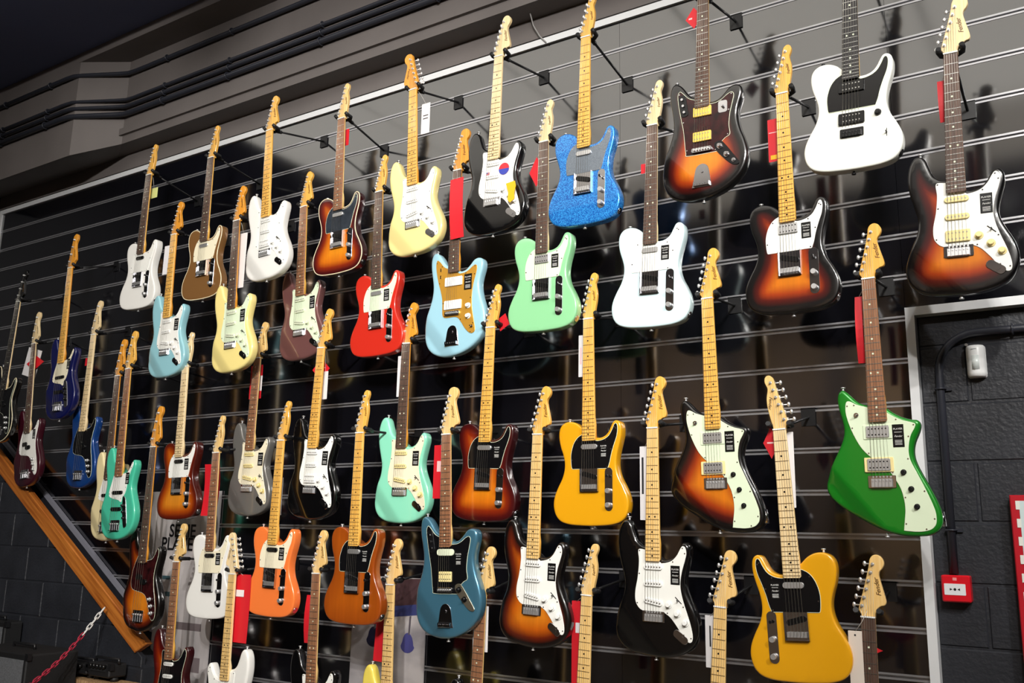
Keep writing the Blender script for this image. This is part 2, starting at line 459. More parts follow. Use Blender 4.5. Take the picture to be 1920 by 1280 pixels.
for loc, aim, pw, sz in (((1.3, -2.7), (-.45, 2.75), .42, 1.0), ((.5, -3.4), (-1.5, 2.8), .60, 1.0), ((.9, -3.9), (-.7, 1.9), .75, 1.0), ((.4, -4.4), (-2.4, 2.6), 1.15, .9),
                         ((.9, -4.9), (-1.9, 1.9), 1.0, .9), ((.5, -5.4), (-3.4, 2.7), 2.3, .8), ((.9, -5.9), (-3.4, 1.75), 2.7, .8), ((.5, -6.4), (-4.7, 2.7), 4.4, .7), ((2.3, -3.2), (-.3, 2.0), 2.1, .8)):
    spot((*loc, ZC-.25), (aim[0], -.3, aim[1]), SPOT_POWER*pw, sz)
for x in (-4.8, -2.6, -.6):  # added spots: lift the opposite wall that the slat boards mirror
    spot((x, -5.0, ZC-.25), (x, YB, 2.6), BACK_POWER, 1.5, .9, (1, .9, .78))

# ------------------------------------------------------------------ guitars: outlines in mm, x across (bass side negative), y down from the nut
STRAT = [(-29, 418, 1), (-46, 414), (-64, 399), (-77, 370), (-88, 340), (-104, 326), (-123, 333), (-137, 361), (-142, 402), (-138, 446), (-127, 490), (-117, 527), (-115, 556), (-121, 590), (-138, 630), (-154, 672), (-158, 706), (-149, 740), (-124, 768), (-85, 784), (-40, 790), (0, 791), (50, 788), (100, 775), (140, 749), (160, 712), (163, 674), (152, 634), (134, 598), (120, 566), (114, 536), (118, 505), (127, 470), (134, 440), (132, 416), (120, 402), (106, 404), (94, 420), (82, 441), (64, 456), (44, 461), (29, 459, 1)]
TELE = [(-29, 428, 1), (-48, 410), (-72, 398), (-98, 396), (-120, 405), (-133, 424), (-136, 452), (-130, 487), (-118, 522), (-111, 552), (-112, 582), (-122, 614), (-140, 647), (-155, 682), (-159, 716), (-150, 750), (-128, 774), (-90, 786), (-40, 790), (0, 791), (40, 790), (90, 786), (128, 774), (150, 750), (159, 716), (155, 682), (140, 647), (122, 614), (112, 583), (110, 553), (115, 520), (124, 487), (131, 457), (132, 428), (126, 408), (112, 400), (99, 405), (89, 422), (79, 441), (65, 455), (47, 462), (29, 463, 1)]
JM = [(-29, 432, 1), (-45, 428), (-62, 412), (-78, 388), (-95, 370), (-112, 364), (-126, 374), (-133, 400), (-131, 440), (-123, 480), (-117, 520), (-119, 560), (-131, 605), (-150, 655), (-163, 705), (-162, 750), (-145, 790), (-112, 818), (-65, 833), (-15, 836), (40, 828), (95, 805), (140, 768), (163, 725), (168, 680), (158, 635), (143, 595), (134, 560), (131, 530), (136, 500), (146, 465), (148, 440), (140, 422), (122, 415), (100, 421), (80, 441), (60, 458), (40, 464), (29, 463, 1)]
METEORA = [(-30, 415, 1), (-50, 409), (-67, 397), (-83, 380), (-97, 366), (-108, 361), (-119, 369), (-124, 386), (-124, 404), (-120, 430), (-112, 466), (-109, 496), (-115, 524), (-129, 556), (-150, 596), (-170, 641), (-178, 672), (-171, 699), (-148, 726), (-107, 756), (-67, 781), (-27, 802), (16, 818), (51, 826), (94, 828), (129, 823), (154, 807), (165, 785), (164, 757), (153, 720), (137, 682), (117, 640), (101, 600), (97, 568), (103, 538), (116, 509), (122, 486), (115, 471), (94, 467), (67, 457), (43, 442), (29, 430, 1)]
BASS0 = [(-31, 548, 1), (-50, 538), (-65, 512), (-75, 477), (-87, 456), (-103, 450), (-120, 460), (-132, 490), (-136, 535), (-130, 585), (-120, 630), (-114, 665), (-117, 706), (-131, 755), (-150, 805), (-161, 852), (-159, 900), (-143, 944), (-110, 974), (-60, 989), (-5, 992), (50, 986), (100, 966), (138, 931), (157, 886), (160, 840), (150, 795), (132, 750), (118, 713), (113, 680), (118, 645), (128, 605), (134, 570), (130, 546), (118, 533), (105, 538), (94, 557), (82, 580), (66, 597), (48, 605), (31, 605, 1)]
def sb(pts): return [(p[0], 440+(p[1]-450)*510/542, *p[2:]) for p in pts]
BASS = sb(BASS0)
def dy(pts, k): return [(p[0], p[1]+k, *p[2:]) for p in pts]
PG_STRAT = [(-30, 430, 1), (-54, 427), (-59, 438), (-56, 470), (-61, 525), (-70, 572), (-69, 608), (-55, 630), (-40, 638, 1), (40, 640, 1), (62, 654), (86, 682), (108, 712), (128, 731), (141, 727), (143, 704), (133, 663), (116, 615), (104, 575), (100, 540), (106, 500), (117, 464), (123, 438), (119, 418), (109, 413), (100, 424), (88, 445), (70, 463), (50, 471), (30, 474, 1)]
PG_TELE = [(-30, 448, 1), (-52, 461), (-69, 485), (-79, 520), (-79, 552), (-76, 574), (-72, 578, 1), (76, 578, 1), (84, 556), (91, 526), (102, 492), (114, 459), (118, 430), (114, 414), (106, 415), (97, 434), (84, 455), (66, 468), (46, 474), (30, 475, 1)]
PG_JM = [(-30, 448, 1), (-56, 436), (-82, 408), (-96, 402), (-101, 420), (-97, 455), (-86, 500), (-72, 540), (-62, 575), (-58, 610), (-57, 645), (-50, 662), (-30, 667), (20, 668), (44, 690), (66, 720), (90, 742), (110, 745), (120, 730), (112, 690), (102, 645), (98, 600), (99, 560), (106, 520), (117, 480), (120, 456), (112, 446), (96, 452), (76, 466), (56, 474), (30, 476, 1)]
PG_JAG = [(-30, 448, 1), (-56, 436), (-82, 408), (-92, 403), (-98, 420), (-92, 470), (-82, 520), (-74, 560), (-68, 610), (-63, 652), (-52, 664), (55, 664, 1), (64, 640), (86, 618), (104, 606), (100, 570), (104, 525), (114, 480), (118, 456), (110, 446), (94, 452), (74, 466), (54, 474), (30, 476, 1)]
PG_MET = [(-36, 421, 1), (-63, 412), (-84, 400), (-95, 402), (-99, 420), (-98, 444), (-89, 480), (-75, 517), (-56, 553), (-32, 580), (0, 604), (24, 629), (40, 655), (54, 685), (61, 719), (62, 750), (58, 781), (54, 811, 1), (96, 814), (127, 809), (143, 797), (149, 781), (148, 753), (138, 720), (122, 678), (102, 631), (88, 597), (84, 570), (87, 542), (94, 517), (106, 496), (109, 483), (97, 477), (74, 470), (50, 458), (29, 444, 1)]
PG_JB = [(-31, 572, 1), (-44, 602), (-60, 652), (-76, 702), (-79, 732), (-66, 746), (-30, 756), (10, 764), (36, 776), (42, 750), (58, 735), (72, 702), (78, 660), (92, 612), (112, 572), (117, 551), (109, 546), (98, 566), (84, 590), (66, 605), (31, 612, 1)]
PG_PB = [(-31, 562, 1), (-52, 602), (-74, 655), (-84, 710), (-80, 752), (-62, 770), (-20, 778), (22, 786), (50, 806), (74, 850), (96, 905), (116, 925), (132, 912), (134, 872), (120, 805), (104, 745), (98, 690), (105, 640), (118, 590), (121, 556), (111, 546), (98, 566), (84, 590), (66, 605), (31, 612, 1)]
HEAD_S = [(-21, 0, 1), (-21, 7), (-26, 17), (-28, 25), (-20, 55), (-9, 95), (1, 135), (6, 158), (8, 172), (15, 184), (27, 189), (40, 184), (48, 172), (49, 160), (44, 148), (36, 138), (34, 126), (38, 108), (44, 85), (50, 62), (52, 48), (48, 39), (38, 36), (29, 29), (23, 16), (21, 7), (21, 0, 1)]
HEAD_L = [(x*1.0+(6 if x > 25 else 0), y*1.03, *r) for x, y, *r in HEAD_S]
HEAD_T = [(-21, 0, 1), (-22, 9), (-27, 20), (-20, 55), (-9, 95), (1, 135), (6, 160), (10, 175), (18, 184), (28, 185), (36, 178), (38, 165), (34, 152), (30, 142), (31, 130), (35, 112), (36, 92), (34, 72), (30, 50), (26, 30), (22, 12), (21, 0, 1)]
HEAD_B = [(-21, 0, 1), (-23, 10), (-33, 25), (-28, 60), (-18, 110), (-8, 160), (-3, 185), (4, 208), (20, 220), (38, 215), (46, 198), (44, 180), (34, 165), (30, 150), (33, 125), (40, 95), (46, 62), (46, 48), (36, 40), (27, 28), (22, 12), (21, 0, 1)]
TYPES = {  # outline, length nut to body end, scale, guard, headstock, fretboard end
 'strat': (STRAT, 791, 648, PG_STRAT, HEAD_S, 468), 'strat_l': (STRAT, 791, 648, PG_STRAT, HEAD_L, 468),
 'tele': (TELE, 791, 648, PG_TELE, HEAD_T, 474), 'jm': (JM, 836, 648, PG_JM, HEAD_L, 468),
 'jag': (dy(JM, -38), 798, 610, dy(PG_JAG, -38), HEAD_L, 448), 'meteora': (METEORA, 820, 648, PG_MET, HEAD_S, 472),
 'jbass': (BASS, 950, 864, sb(PG_JB), HEAD_B, 606), 'pbass': (BASS, 950, 864, sb(PG_PB), HEAD_B, 606)}
CACHE = {}
def C(key, fn):
    if key not in CACHE: CACHE[key] = fn()
    return CACHE[key]
DEP = .044
def soft(t, k): t = max(0, t); return min(.016, k*t*t/(t+.02))
def contour(ty):
    if ty.startswith('strat') or ty in ('jm', 'jag'):
        k = {'jm': 40, 'jag': 2}.get(ty, 0)
        return lambda x, y: soft(((-x-.100)*.75+(y-(.645+k/1000))*.66), .30)
    if ty == 'meteora':
        return lambda x, y: min(.018, max(0, -((x+.151)*.79-(y-.606)*.61)-.004)*.42)
    if ty.endswith('bass'):
        return lambda x, y: soft(((-x-.100)*.75+(y-.80)*.66), .30)
    return lambda x, y: 0.
def body_mesh(ty, fl):
    out, L = TYPES[ty][0], TYPES[ty][1]
    pts = [(x/1000, (L-y)/1000) for x, y in spline(out, 4)]
    if area(pts) < 0: pts = pts[::-1]
    r = .006 if ty == 'tele' else .010
    cf = contour(ty); n = len(pts)
    rings = []
    for a in (0, 30, 60, 90):
        t = math.radians(a); rings.append([(x, r-r*math.sin(t), z) for x, z in inset(pts, r*(1-math.cos(t)))])
    front = rings[::-1]; back = [[(x, DEP-y, z) for x, y, z in R] for R in rings]
    allr = front+back
    v = [p for R in allr for p in R]; f = []
    for k in range(len(allr)-1):
        for i in range(n):
            j = (i+1) % n; f.append((k*n+j, k*n+i, (k+1)*n+i, (k+1)*n+j))
    nside = len(f)
    f.append(tuple((len(allr)-1)*n+i for i in range(n))[::-1])
    # front cap with interior points so that the edge distance can be stored
    ring = [Vector((x, z)) for x, _, z in front[0]]
    grid = []; step = .011
    xs = [p[0] for p in pts]; zs = [p[1] for p in pts]
    def inside(x, z):
        c = False
        for i in range(n):
            a, b = ring[i], ring[i-1]
            if (a.y > z) != (b.y > z) and x < (b.x-a.x)*(z-a.y)/(b.y-a.y)+a.x: c = not c
        return c
    x = min(xs)
    while x < max(xs):
        z = min(zs)
        while z < max(zs):
            if min((q.x-x)**2+(q.y-z)**2 for q in ring) > .006**2 and inside(x, z): grid.append(Vector((x, z)))
            z += step
        x += step
    res = delaunay_2d_cdt(ring+grid, [(i, (i+1) % n) for i in range(n)], [], 1, 1e-6)
    cv, cf3, orig = res[0], res[2], res[3]
    m = {}
    for i, ol in enumerate(orig):
        k = [q for q in ol if q < n]
        if k: m[i] = k[0]
        else:
            m[i] = len(v); v.append((cv[i].x, 0., cv[i].y))
    for t in cf3:
        q = [m[i] for i in t]
        if len(set(q)) < 3: continue
        a, b, c = (Vector((v[i][0], v[i][2])) for i in q)
        if (b-a).cross(c-a) < 0: q = q[::-1]
        f.append(tuple(q))
    edge = []; v2 = []
    for (x, y, z) in v:
        e = math.sqrt(min((q[0]-x)**2+(q[1]-z)**2 for q in pts)) if y < .02 else 0.
        edge.append(e)
        v2.append(((-x if fl else x), y+(cf(x, L/1000-z) if y < .02 else 0), z))
    if fl: f = [t[::-1] for t in f]
    return mk('body', v2, f, True, edge)
def flat(pts, L, fl):
    s = -1 if fl else 1
    return [(s*x/1000, (L-y)/1000) for x, y in pts]
def board_half(y, sc, bass):
    w0, w1 = (19.5, 30.5) if bass else (21, 28.2)
    return w0+(w1-w0)*y/(sc*.73)
def fret_y(sc, n): return sc*(1-2**(-n/12))
FT = -.0125          # fretboard surface
def board_mesh(ty, fl):
    _, L, sc, _, _, fe = TYPES[ty]; b = ty.endswith('bass'); pts = []
    h0, h1 = board_half(0, sc, b), board_half(fe, sc, b)
    pts = [(-h0, 0), (h0, 0), (h1, fe-4), (h1-4, fe), (-h1+4, fe), (-h1, fe-4)]
    return MB().prism(flat(pts, L, fl), FT, FT+.006, .0012).mesh('fretboard')
def neck_mesh(ty, fl):
    _, L, sc, _, _, fe = TYPES[ty]; b = ty.endswith('bass')
    v, f = [], []; N = 10; prof = []
    ys = [0, 60, 150, 260, 340, fe-90, fe-60, fe-6]
    for y in ys:
        h = board_half(y, sc, b)/1000; th = .015+.003*y/fe
        if y >= fe-60: th = .022
        for i in range(N+1):
            a = math.pi*i/N
            v.append((h*math.cos(a), FT+.006+th*math.sin(a)**(.7 if y < fe-60 else .3), (L-y)/1000))
    K = N+1
    for k in range(len(ys)-1):
        for i in range(N): f.append((k*K+i, k*K+i+1, (k+1)*K+i+1, (k+1)*K+i))
        f.append((k*K+N, k*K, (k+1)*K, (k+1)*K+N))
    f.append(tuple(range(K))); f.append(tuple((len(ys)-1)*K+i for i in range(K))[::-1])
    return MB().add(v, f, True).mesh('neck')
def frets_mesh(ty, fl):
    _, L, sc, _, _, fe = TYPES[ty]; b = ty.endswith('bass'); m = MB()
    for n in range(1, 23):
        y = fret_y(sc, n)
        if y > fe-4: break
        h = board_half(y, sc, b)-.6
        m.box(-h/1000, h/1000, FT-.0011, FT+.001, (L-y-.8)/1000, (L-y+.8)/1000)
    return m.mesh('frets')
def inlay_mesh(ty, fl):
    _, L, sc, _, _, fe = TYPES[ty]; m = MB()
    for n in (3, 5, 7, 9, 12, 15, 17, 19, 21):
        y = (fret_y(sc, n)+fret_y(sc, n-1))/2
        if y > fe-6: break
        for x in ((-11, 11) if n == 12 else (0,)): m.cyl((x/1000, FT-.0005, (L-y)/1000), .0032, .001, 'y', 10)
    return m.mesh('inlay_dots')
def head_mesh(ty, fl):
    L, hd = TYPES[ty][1], TYPES[ty][4]
    pts = spline([(x, -y, *r) for x, y, *r in hd], 3)
    return MB().prism(flat(pts, L, fl), -.0055, .0085, .0015).mesh('headstock')
def tuner_spots(ty):
    if ty.endswith('bass'): return [(-15+10*i, 45+46*i) for i in range(4)]
    return [(-17.5+7*i, 34+25.2*i) for i in range(6)]
def tuner_mesh(bass, fl):
    s = 1 if fl else -1; k = 1.45 if bass else 1.; m = MB()
    m.cyl((0, -.0155, 0), .0032*k, .011, 'y', 10); m.cyl((0, -.0075, 0), .0052*k, .002, 'y', 12)
    e = .0115 if not bass else .015
    m.tube([(0, .013, 0), (s*(e+.012*k), .013, 0)], .0024*k, 8)
    m.box(min(0, s*.010), max(0, s*.010), .0085, .018, -.007*k, .007*k)
    m.ball((s*(e+.0165*k), .013, 0), .0058*k, .004*k, .0085*k, 10, 6)
    return m.mesh('tuning_peg')
def strings_mesh(ty, fl):
    _, L, sc, _, _, fe = TYPES[ty]; b = ty.endswith('bass'); n = 4 if b else 6; m = MB()
    sp = tuner_spots(ty); s = -1 if fl else 1
    r = .00075 if b else .00045
    for i in range(n):
        u = -1+2*i/(n-1); x0 = u*(.0155 if b else .0175); x1 = u*(.0285 if b else .0262)
        tx, ty_ = sp[i]
        m.tube([(s*tx/1000, -.0105, (L+ty_)/1000), (s*x0, FT-.003, L/1000), (s*x1, -.0165, (L-sc)/1000)], r*(1.5-.8*i/(n-1)), 4)
    return m.mesh('strings')
def disc(m, x, y, r, h, L, fl, y0=0., n=14): m.cyl(((-x if fl else x)/1000, y0-h, (L-y)/1000), r/1000, h, 'y', n)
def knob_mesh(r, h, skirt):
    m = MB()
    if skirt: m.cyl((0, -.004, 0), r*1.05, .004, 'y', 18, r*1.12); m.cyl((0, -h, 0), r*.62, h-.004, 'y', 18, r*.8)
    else: m.cyl((0, -h, 0), r*.92, h, 'y', 18, r)
    return m.mesh('knob')
def add(g, name, key, fn, m, parent=None, loc=None):
    o = ob(name, C(key, fn), m, parent or g)
    if loc: o.location = loc
    return o
def stickers(g, ty, fl, L, x, y, wd, h, ang=0.):
    s = -1 if fl else 1; z = (L-y)/1000
    o = add(g, 'sticker', ('stk', wd, h), lambda: MB().prism(rrect(0, 0, wd/1000, h/1000, .001), -.0006, 0).mesh('sticker'), mat('sticker_black', (12, 12, 13), rough=.3), None, (s*x/1000, -.0024, z))
    wm = mat('sticker_print', (226, 226, 222), rough=.5)
    o['label'] = 'black sticker with small white print'
    if h > wd:
        spec = [('PLAYER', wd*.17, .26), ('Fender', wd*.26, .06)]
        t = ob('sticker_lettering', text_mesh('PLAYER', wd*.24/1000), wm, o); t.rotation_euler = (math.pi/2, 0, 0); t.location = (0, -.0009, h*.30/1000)
        t = ob('sticker_lettering', text_mesh('Fender', wd*.24/1000, .3), wm, o); t.rotation_euler = (math.pi/2, 0, 0); t.location = (0, -.0009, -h*.02/1000)
        def lines():
            m = MB()
            for q in (.16, -.20, -.26, -.32, -.38): m.box(-wd*.32/1000, wd*.32/1000, -.0004, 0, h*q/1000-.0006, h*q/1000+.0006)
            return m.mesh('sticker_lines')
        tag(add(g, 'sticker_lines', ('stkl', wd, h), lines, wm, o, (0, -.0006, 0)), kind='stuff')

def guitar(spec):
    ty, nut, end, d, sp, label = spec
    fl = sp.get('flip', False); hfl = fl != sp.get('rhead', False)
    out, L, sc, pgp, hd, fe = TYPES[ty]; bass = ty.endswith('bass'); kind = ty.split('_')[0]
    Lm = L/1000
    # distance from the wall from the guitar's known length
    if d is None:
        lo, hi = .12, .60
        for _ in range(40):
            md = (lo+hi)/2
            if (P(*nut, md)-P(*end, md)).length > Lm: lo = md
            else: hi = md
        d = min(.40, max(.22, md))
    A, B = P(*nut, d), P(*end, d); v = (A-B)
    if not (sp.get('cut') or sp.get('fixend')): k = v.length/Lm
    else: k = 1.
    k = min(1.05, max(.95, k))
    v.normalize()
    if sp.get('fixend'): A = B+v*Lm
    else: B = A-v*Lm*k
    g = empty('bass_guitar' if bass else 'electric_guitar', B)
    g.rotation_euler = (0, math.atan2(v.x, v.z), 0); g.scale = (k, k, k)
    tag(g, label, 'guitar', 'bass guitars on the slat wall' if bass else 'electric guitars on the slat wall')
    g['hang'] = d
    bm, neck, board = sp['body'], W[sp.get('neck', 'maple')], W[sp.get('board', 'maple')]
    hw = BLKHW if sp.get('blackhw') else CHROME; hb = BLKHW if sp.get('blackhw') else SATIN
    s = -1 if fl else 1
    X = lambda x, y, h=0.: (s*x/1000, -h, (L-y)/1000)
    bo = add(g, 'body', ('body', kind, fl), lambda: body_mesh(kind, fl), bm)
    if sp.get('binding'):
        def bind():
            p = [(x/1000, (L-y)/1000) for x, y in spline(out, 4)]
            if fl: p = [(-x, z) for x, z in p]
            if area(p) < 0: p = p[::-1]
            ins = inset(p, .0022)
            return MB().tube([(x, .0022, z) for x, z in ins], .0028, 6, True).mesh('binding')
        add(g, 'binding', ('bind', kind, fl), bind, mat('binding_cream', (226, 214, 180), rough=.3))
    def buttons():
        m = MB(); m.cyl((0, DEP/2, 0), .0045, .0, 'y'); return m
    def btn():
        m = MB(); m.tube([(0, 0, .002), (0, 0, -.008)], .004, 10); m.tube([(0, 0, -.008), (0, 0, -.012)], .0072, 12); return m.mesh('strap_button')
    add(g, 'strap_button', 'btn', btn, hb, bo, (0, DEP/2, .0005))
    hx = {'strat': (-104, 326, 0), 'tele': (-98, 396, 0), 'jm': (-112, 364, 0), 'jag': (-112, 326, 0), 'meteora': (-108, 361, 0)}.get(kind, (-103, 440, 0))
    b2 = add(g, 'strap_button', 'btn', btn, hb, bo, (s*hx[0]/1000, DEP/2, (L-hx[1])/1000)); b2.rotation_euler = (math.pi, 0, 0)
    if sp.get('pg'):
        pgo = add(g, 'pickguard', ('pg', ty if bass else kind, fl), lambda: MB().prism(flat(spline(pgp, 4), L, fl), -.0023, .0, .0007).mesh('pickguard'), PG[sp['pg']])
        if sp['pg'] in ('black', 'tort', 'smoke'):
            def ply():
                q = flat(spline(pgp, 4), L, fl)
                if area(q) < 0: q = q[::-1]
                return MB().prism(inset(q, -.0014), -.0015, .0).mesh('pickguard_edge')
            add(g, 'pickguard_edge', ('ply', ty if bass else kind, fl), ply, PLASTIC['mint'], pgo)
        def screws():
            m = MB(); q = spline(pgp, 4); q = [(x/1000, (L-y)/1000) for x, y in q]
            if area(q) < 0: q = q[::-1]
            ins = inset(q, .0055)
            for i in range(5, len(ins), 10): m.cyl(((-1 if fl else 1)*ins[i][0], -.0032, ins[i][1]), .0024, .001, 'y', 8)
            return m.mesh('screws')
        tag(add(g, 'screws', ('scr', ty if bass else kind, fl), screws, hw, pgo), kind='stuff')
    ne = add(g, 'neck', ('neck', kind, fl), lambda: neck_mesh(kind, fl), neck)
    add(g, 'fretboard', ('board', kind, fl), lambda: board_mesh(kind, fl), board, ne)
    tag(add(g, 'frets', ('frets', kind), lambda: frets_mesh(kind, fl), STEEL if sp.get('board', 'maple') in ('rose', 'pau', 'ebony') else mat('fret_dark', (120, 92, 52), rough=.4, metal=.3), ne), kind='stuff')
    tag(add(g, 'inlay_dots', ('inlay', kind), lambda: inlay_mesh(kind, fl), PLASTIC['mint'] if sp.get('board', 'maple') in ('rose', 'pau', 'ebony') else PLASTIC['black'], ne), kind='stuff')
    add(g, 'nut', ('nut', kind), lambda: MB().box(-(.0195 if bass else .021), .0195 if bass else .021, FT-.0028, FT+.006, Lm-.0005, Lm+.004).mesh('nut'), PLASTIC['white'], ne)
    he = add(g, 'headstock', ('head', ty, hfl), lambda: head_mesh(ty, hfl), sp.get('headmat', neck))
    hs = -1 if hfl else 1
    for tx, tz in tuner_spots(ty):
        add(g, 'tuning_peg', ('tuner', bass, hfl), lambda: tuner_mesh(bass, hfl), hb, he, (hs*tx/1000, 0, (L+tz)/1000))
    lg = ob('headstock_logo', text_mesh('Fender', .019 if kind != 'tele' else .015, .35, .0002), mat('logo_ink', (92, 62, 28), rough=.4), he)
    lg.location = (hs*(.030 if kind != 'tele' else .024), -.0061, (L+92)/1000); lg.rotation_euler = (math.pi/2, (-math.pi/2-.17) if not hfl else (math.pi/2+.17), 0)
    tag(add(g, 'strings', ('str', kind, fl, hfl), lambda: strings_mesh(kind, hfl), STRING), kind='stuff')
    # ---- hardware
    pk = PLASTIC[sp.get('pk', 'white')]
    def single(x, y, ang=0., wd=70, h=18, m=None, poles=True):
        p = add(g, 'pickup', ('sc', wd, h), lambda: MB().prism(rrect(0, 0, wd/1000, h/1000, min(wd, h)/2000*.95), -.0062, 0, .001).mesh('pickup'), m or pk, None, X(x, y, .0018))
        p.rotation_euler = (0, s*ang, 0)
        if poles:
            def pol():
                q = MB()
                for i in range(6): q.cyl(((-26+10.4*i)/1000, -.0068, 0), .0026, .001, 'y', 8)
                return q.mesh('pole_pieces')
            tag(add(g, 'pole_pieces', 'poles', pol, STEEL, p), kind='stuff')
        return p
    def humb(x, y, m, ring=None, wd=70, h=38, rows=1):
        if ring: add(g, 'pickup_ring', ('ring', wd, h), lambda: MB().prism(rrect(0, 0, (wd+18)/1000, (h+8)/1000, .003), -.004, 0, .001).mesh('pickup_ring'), ring, None, X(x, y, .001))
        p = add(g, 'pickup', ('hb', wd, h), lambda: MB().prism(rrect(0, 0, wd/1000, h/1000, .004), -.0075, 0, .0015).mesh('pickup'), m, None, X(x, y, .001))
        def pol():
            q = MB()
            for z in (-.0095, .0095):
                for i in range(6): q.cyl(((-26+10.4*i)/1000, -.0081, z), .0024, .001, 'y', 8)
            return q.mesh('pole_pieces')
        tag(add(g, 'pole_pieces', 'hpoles', pol, STEEL if m != SATIN else BLKHW, p), kind='stuff')
    def strat_bridge(y, wd=84, h=36):
        b = add(g, 'bridge', ('sbr', wd, h), lambda: MB().prism(rrect(0, 0, wd/1000, h/1000, .003), -.004, 0, .0008).mesh('bridge'), hw, None, X(0, y, 0))
        def sad():
            q = MB()
            for i in range(6):
                x = (-26.2+10.5*i)/1000; q.box(x-.0047, x+.0047, -.012, -.003, -h/2000+.002, h/2000-.010)
                q.box(x-.002, x+.002, -.014, -.012, h/2000-.018, h/2000-.012); q.cyl((x, -.0055, h/2000-.004), .003, .002, 'y', 8)
            return q.mesh('saddles')
        add(g, 'saddles', ('sad', wd, h), sad, hb, b)
    def knobs(pos, m, r=11.5, h=15, skirt=True):
        for x, y in pos: add(g, 'knob', ('knob', r, h, skirt), lambda: knob_mesh(r/1000, h/1000, skirt), m, None, X(x, y, .002))
    if kind == 'strat':
        knm = PLASTIC[sp.get('kn', sp.get('pk', 'white'))]
        single(0, 488); single(0, 545)
        if sp.get('hss'): humb(0, 607, PLASTIC.get(sp['hss'], CHROME) if sp['hss'] != 'chrome' else CHROME)
        else: single(0, 606, (.17 if not sp.get('rhead') else -.17))
        strat_bridge(655)
        knobs([(58, 612), (90, 640), (119, 668)], knm)
        sw = add(g, 'selector_switch', 'ssw', lambda: MB().box(-.016, .016, -.0008, 0, -.0015, .0015).box(-.002, .002, -.014, 0, -.002, .002).mesh('selector_switch'), PLASTIC['black'], None, X(93, 596, .002)); sw.rotation_euler = (0, s*.75, 0)
        jp = add(g, 'jack_plate', ('jack', fl), lambda: MB().prism(rrect(0, 0, .060, .027, .0132, 5), -.003, 0, .001).cyl((0.006, -.0045, 0), .0065, .003, 'y', 14).mesh('jack_plate'), hw, None, X(100, 716, 0)); jp.rotation_euler = (0, s*.62, 0)
        if sp.get('st'): stickers(g, ty, fl, L, 82, 512, 34, 64)
    elif kind == 'tele':
        if sp.get('mini') : humb(0, 498, SATIN, None, 66, 34)
        elif sp.get('emg'): humb(0, 498, PLASTIC['black'], None, 84, 40)
        else: single(0, 496, 0, 68, 19, SATIN if not sp.get('npk') else PLASTIC[sp['npk']], False)
        if sp.get('emg'):
            humb(0, 612, PLASTIC['black'], None, 84, 40); strat_bridge(662, 76, 30)
            knobs([(84, 606)], BLKHW, 10, 14)
            add(g, 'selector_switch', 'esw', lambda: MB().box(-.001, .001, -.0008, 0, -.014, .014).box(-.002, .002, -.014, 0, -.002, .002).mesh('selector_switch'), BLKHW, None, X(110, 680, 0))
        else:
            def tbr():
                m = MB(); m.prism(rrect(0, 0, .076, .088, .002), -.0016, 0)
                m.box(-.038, -.0368, -.011, 0, -.044, .044); m.box(.0368, .038, -.011, 0, -.044, .044); m.box(-.038, .038, -.011, 0, -.044, -.0428)
                return m.mesh('bridge')
            b = add(g, 'bridge', 'tbr', tbr, hw, None, X(0, 620, 0))
            def tsad():
                q = MB()
                for i in range(6):
                    x = (-26.2+10.5*i)/1000; q.box(x-.0046, x+.0046, -.013, -.003, -.034, -.018)
                return q.mesh('saddles')
            add(g, 'saddles', 'tsad', tsad, hb, b)
            pp = add(g, 'bridge_pickup', 'tpk', lambda: MB().prism(rrect(0, 0, .066, .019, .009), -.0045, 0, .001).mesh('bridge_pickup'), PLASTIC['black'], b, (0, -.0015, .016)); pp.rotation_euler = (0, s*.26, 0)
            cp = add(g, 'control_plate', 'cpl', lambda: MB().prism(rrect(0, 0, .032, .160, .0155, 5), -.0016, 0, .0004).mesh('control_plate'), hw, None, X(80, 656, 0))
            for yy in (.0, -.052): add(g, 'knob', 'tkn', lambda: MB().cyl((0, -.017, 0), .0088, .0155, 'y', 18, .0094).mesh('knob'), hb, cp, (0, 0, yy-.006))
            add(g, 'selector_switch', 'tsw', lambda: MB().box(-.0012, .0012, -.014, 0, -.012, -.009).prism(rrect(0, -.0105, .0075, .010, .003), -.020, -.012).mesh('selector_switch'), BLKHW, cp, (0, 0, .058))
        add(g, 'jack_cup', 'jcup', lambda: MB().tube([(0, 0, 0), (.004, 0, 0)], .013, 16).tube([(.004, 0, 0), (.0055, 0, 0)], .007, 12).mesh('jack_cup'), hw, bo, (s*.1475, DEP/2, (L-751)/1000)).rotation_euler = (0, s*.45+(math.pi if fl else 0), 0)
        if sp.get('st'): stickers(g, ty, fl, L, 60, 512, 32, 56)
    elif kind in ('jm', 'jag'):
        o = 0 if kind == 'jm' else -38
        def trem():
            m = MB(); m.prism(spline([(-.027, .020), (-.022, .036), (-.012, .046), (0, .049), (.012, .046), (.022, .036), (.027, .020), (.033, -.018), (.038, -.040, 1), (-.038, -.040, 1), (-.033, -.018)], 3), -.0025, 0, .0006)
            m.box(-.030, .030, -.013, -.002, -.036, -.022)
            for x in (-.025, -.015, -.005, .005, .015, .025): m.cyl((x, -.0145, -.029), .0032, .002, 'y', 8)
            m.cyl((0, -.006, .020), .006, .004, 'y', 12)
            return m.mesh('tremolo_plate')
        add(g, 'tremolo_plate', 'jtr', trem, hw, None, X(0, 752+o, 0))
        b = add(g, 'bridge', 'jbr', lambda: MB().prism(rrect(0, 0, .078, .018, .006), -.009, 0, .001).mesh('bridge'), hw, None, X(0, 650+o, .0024))
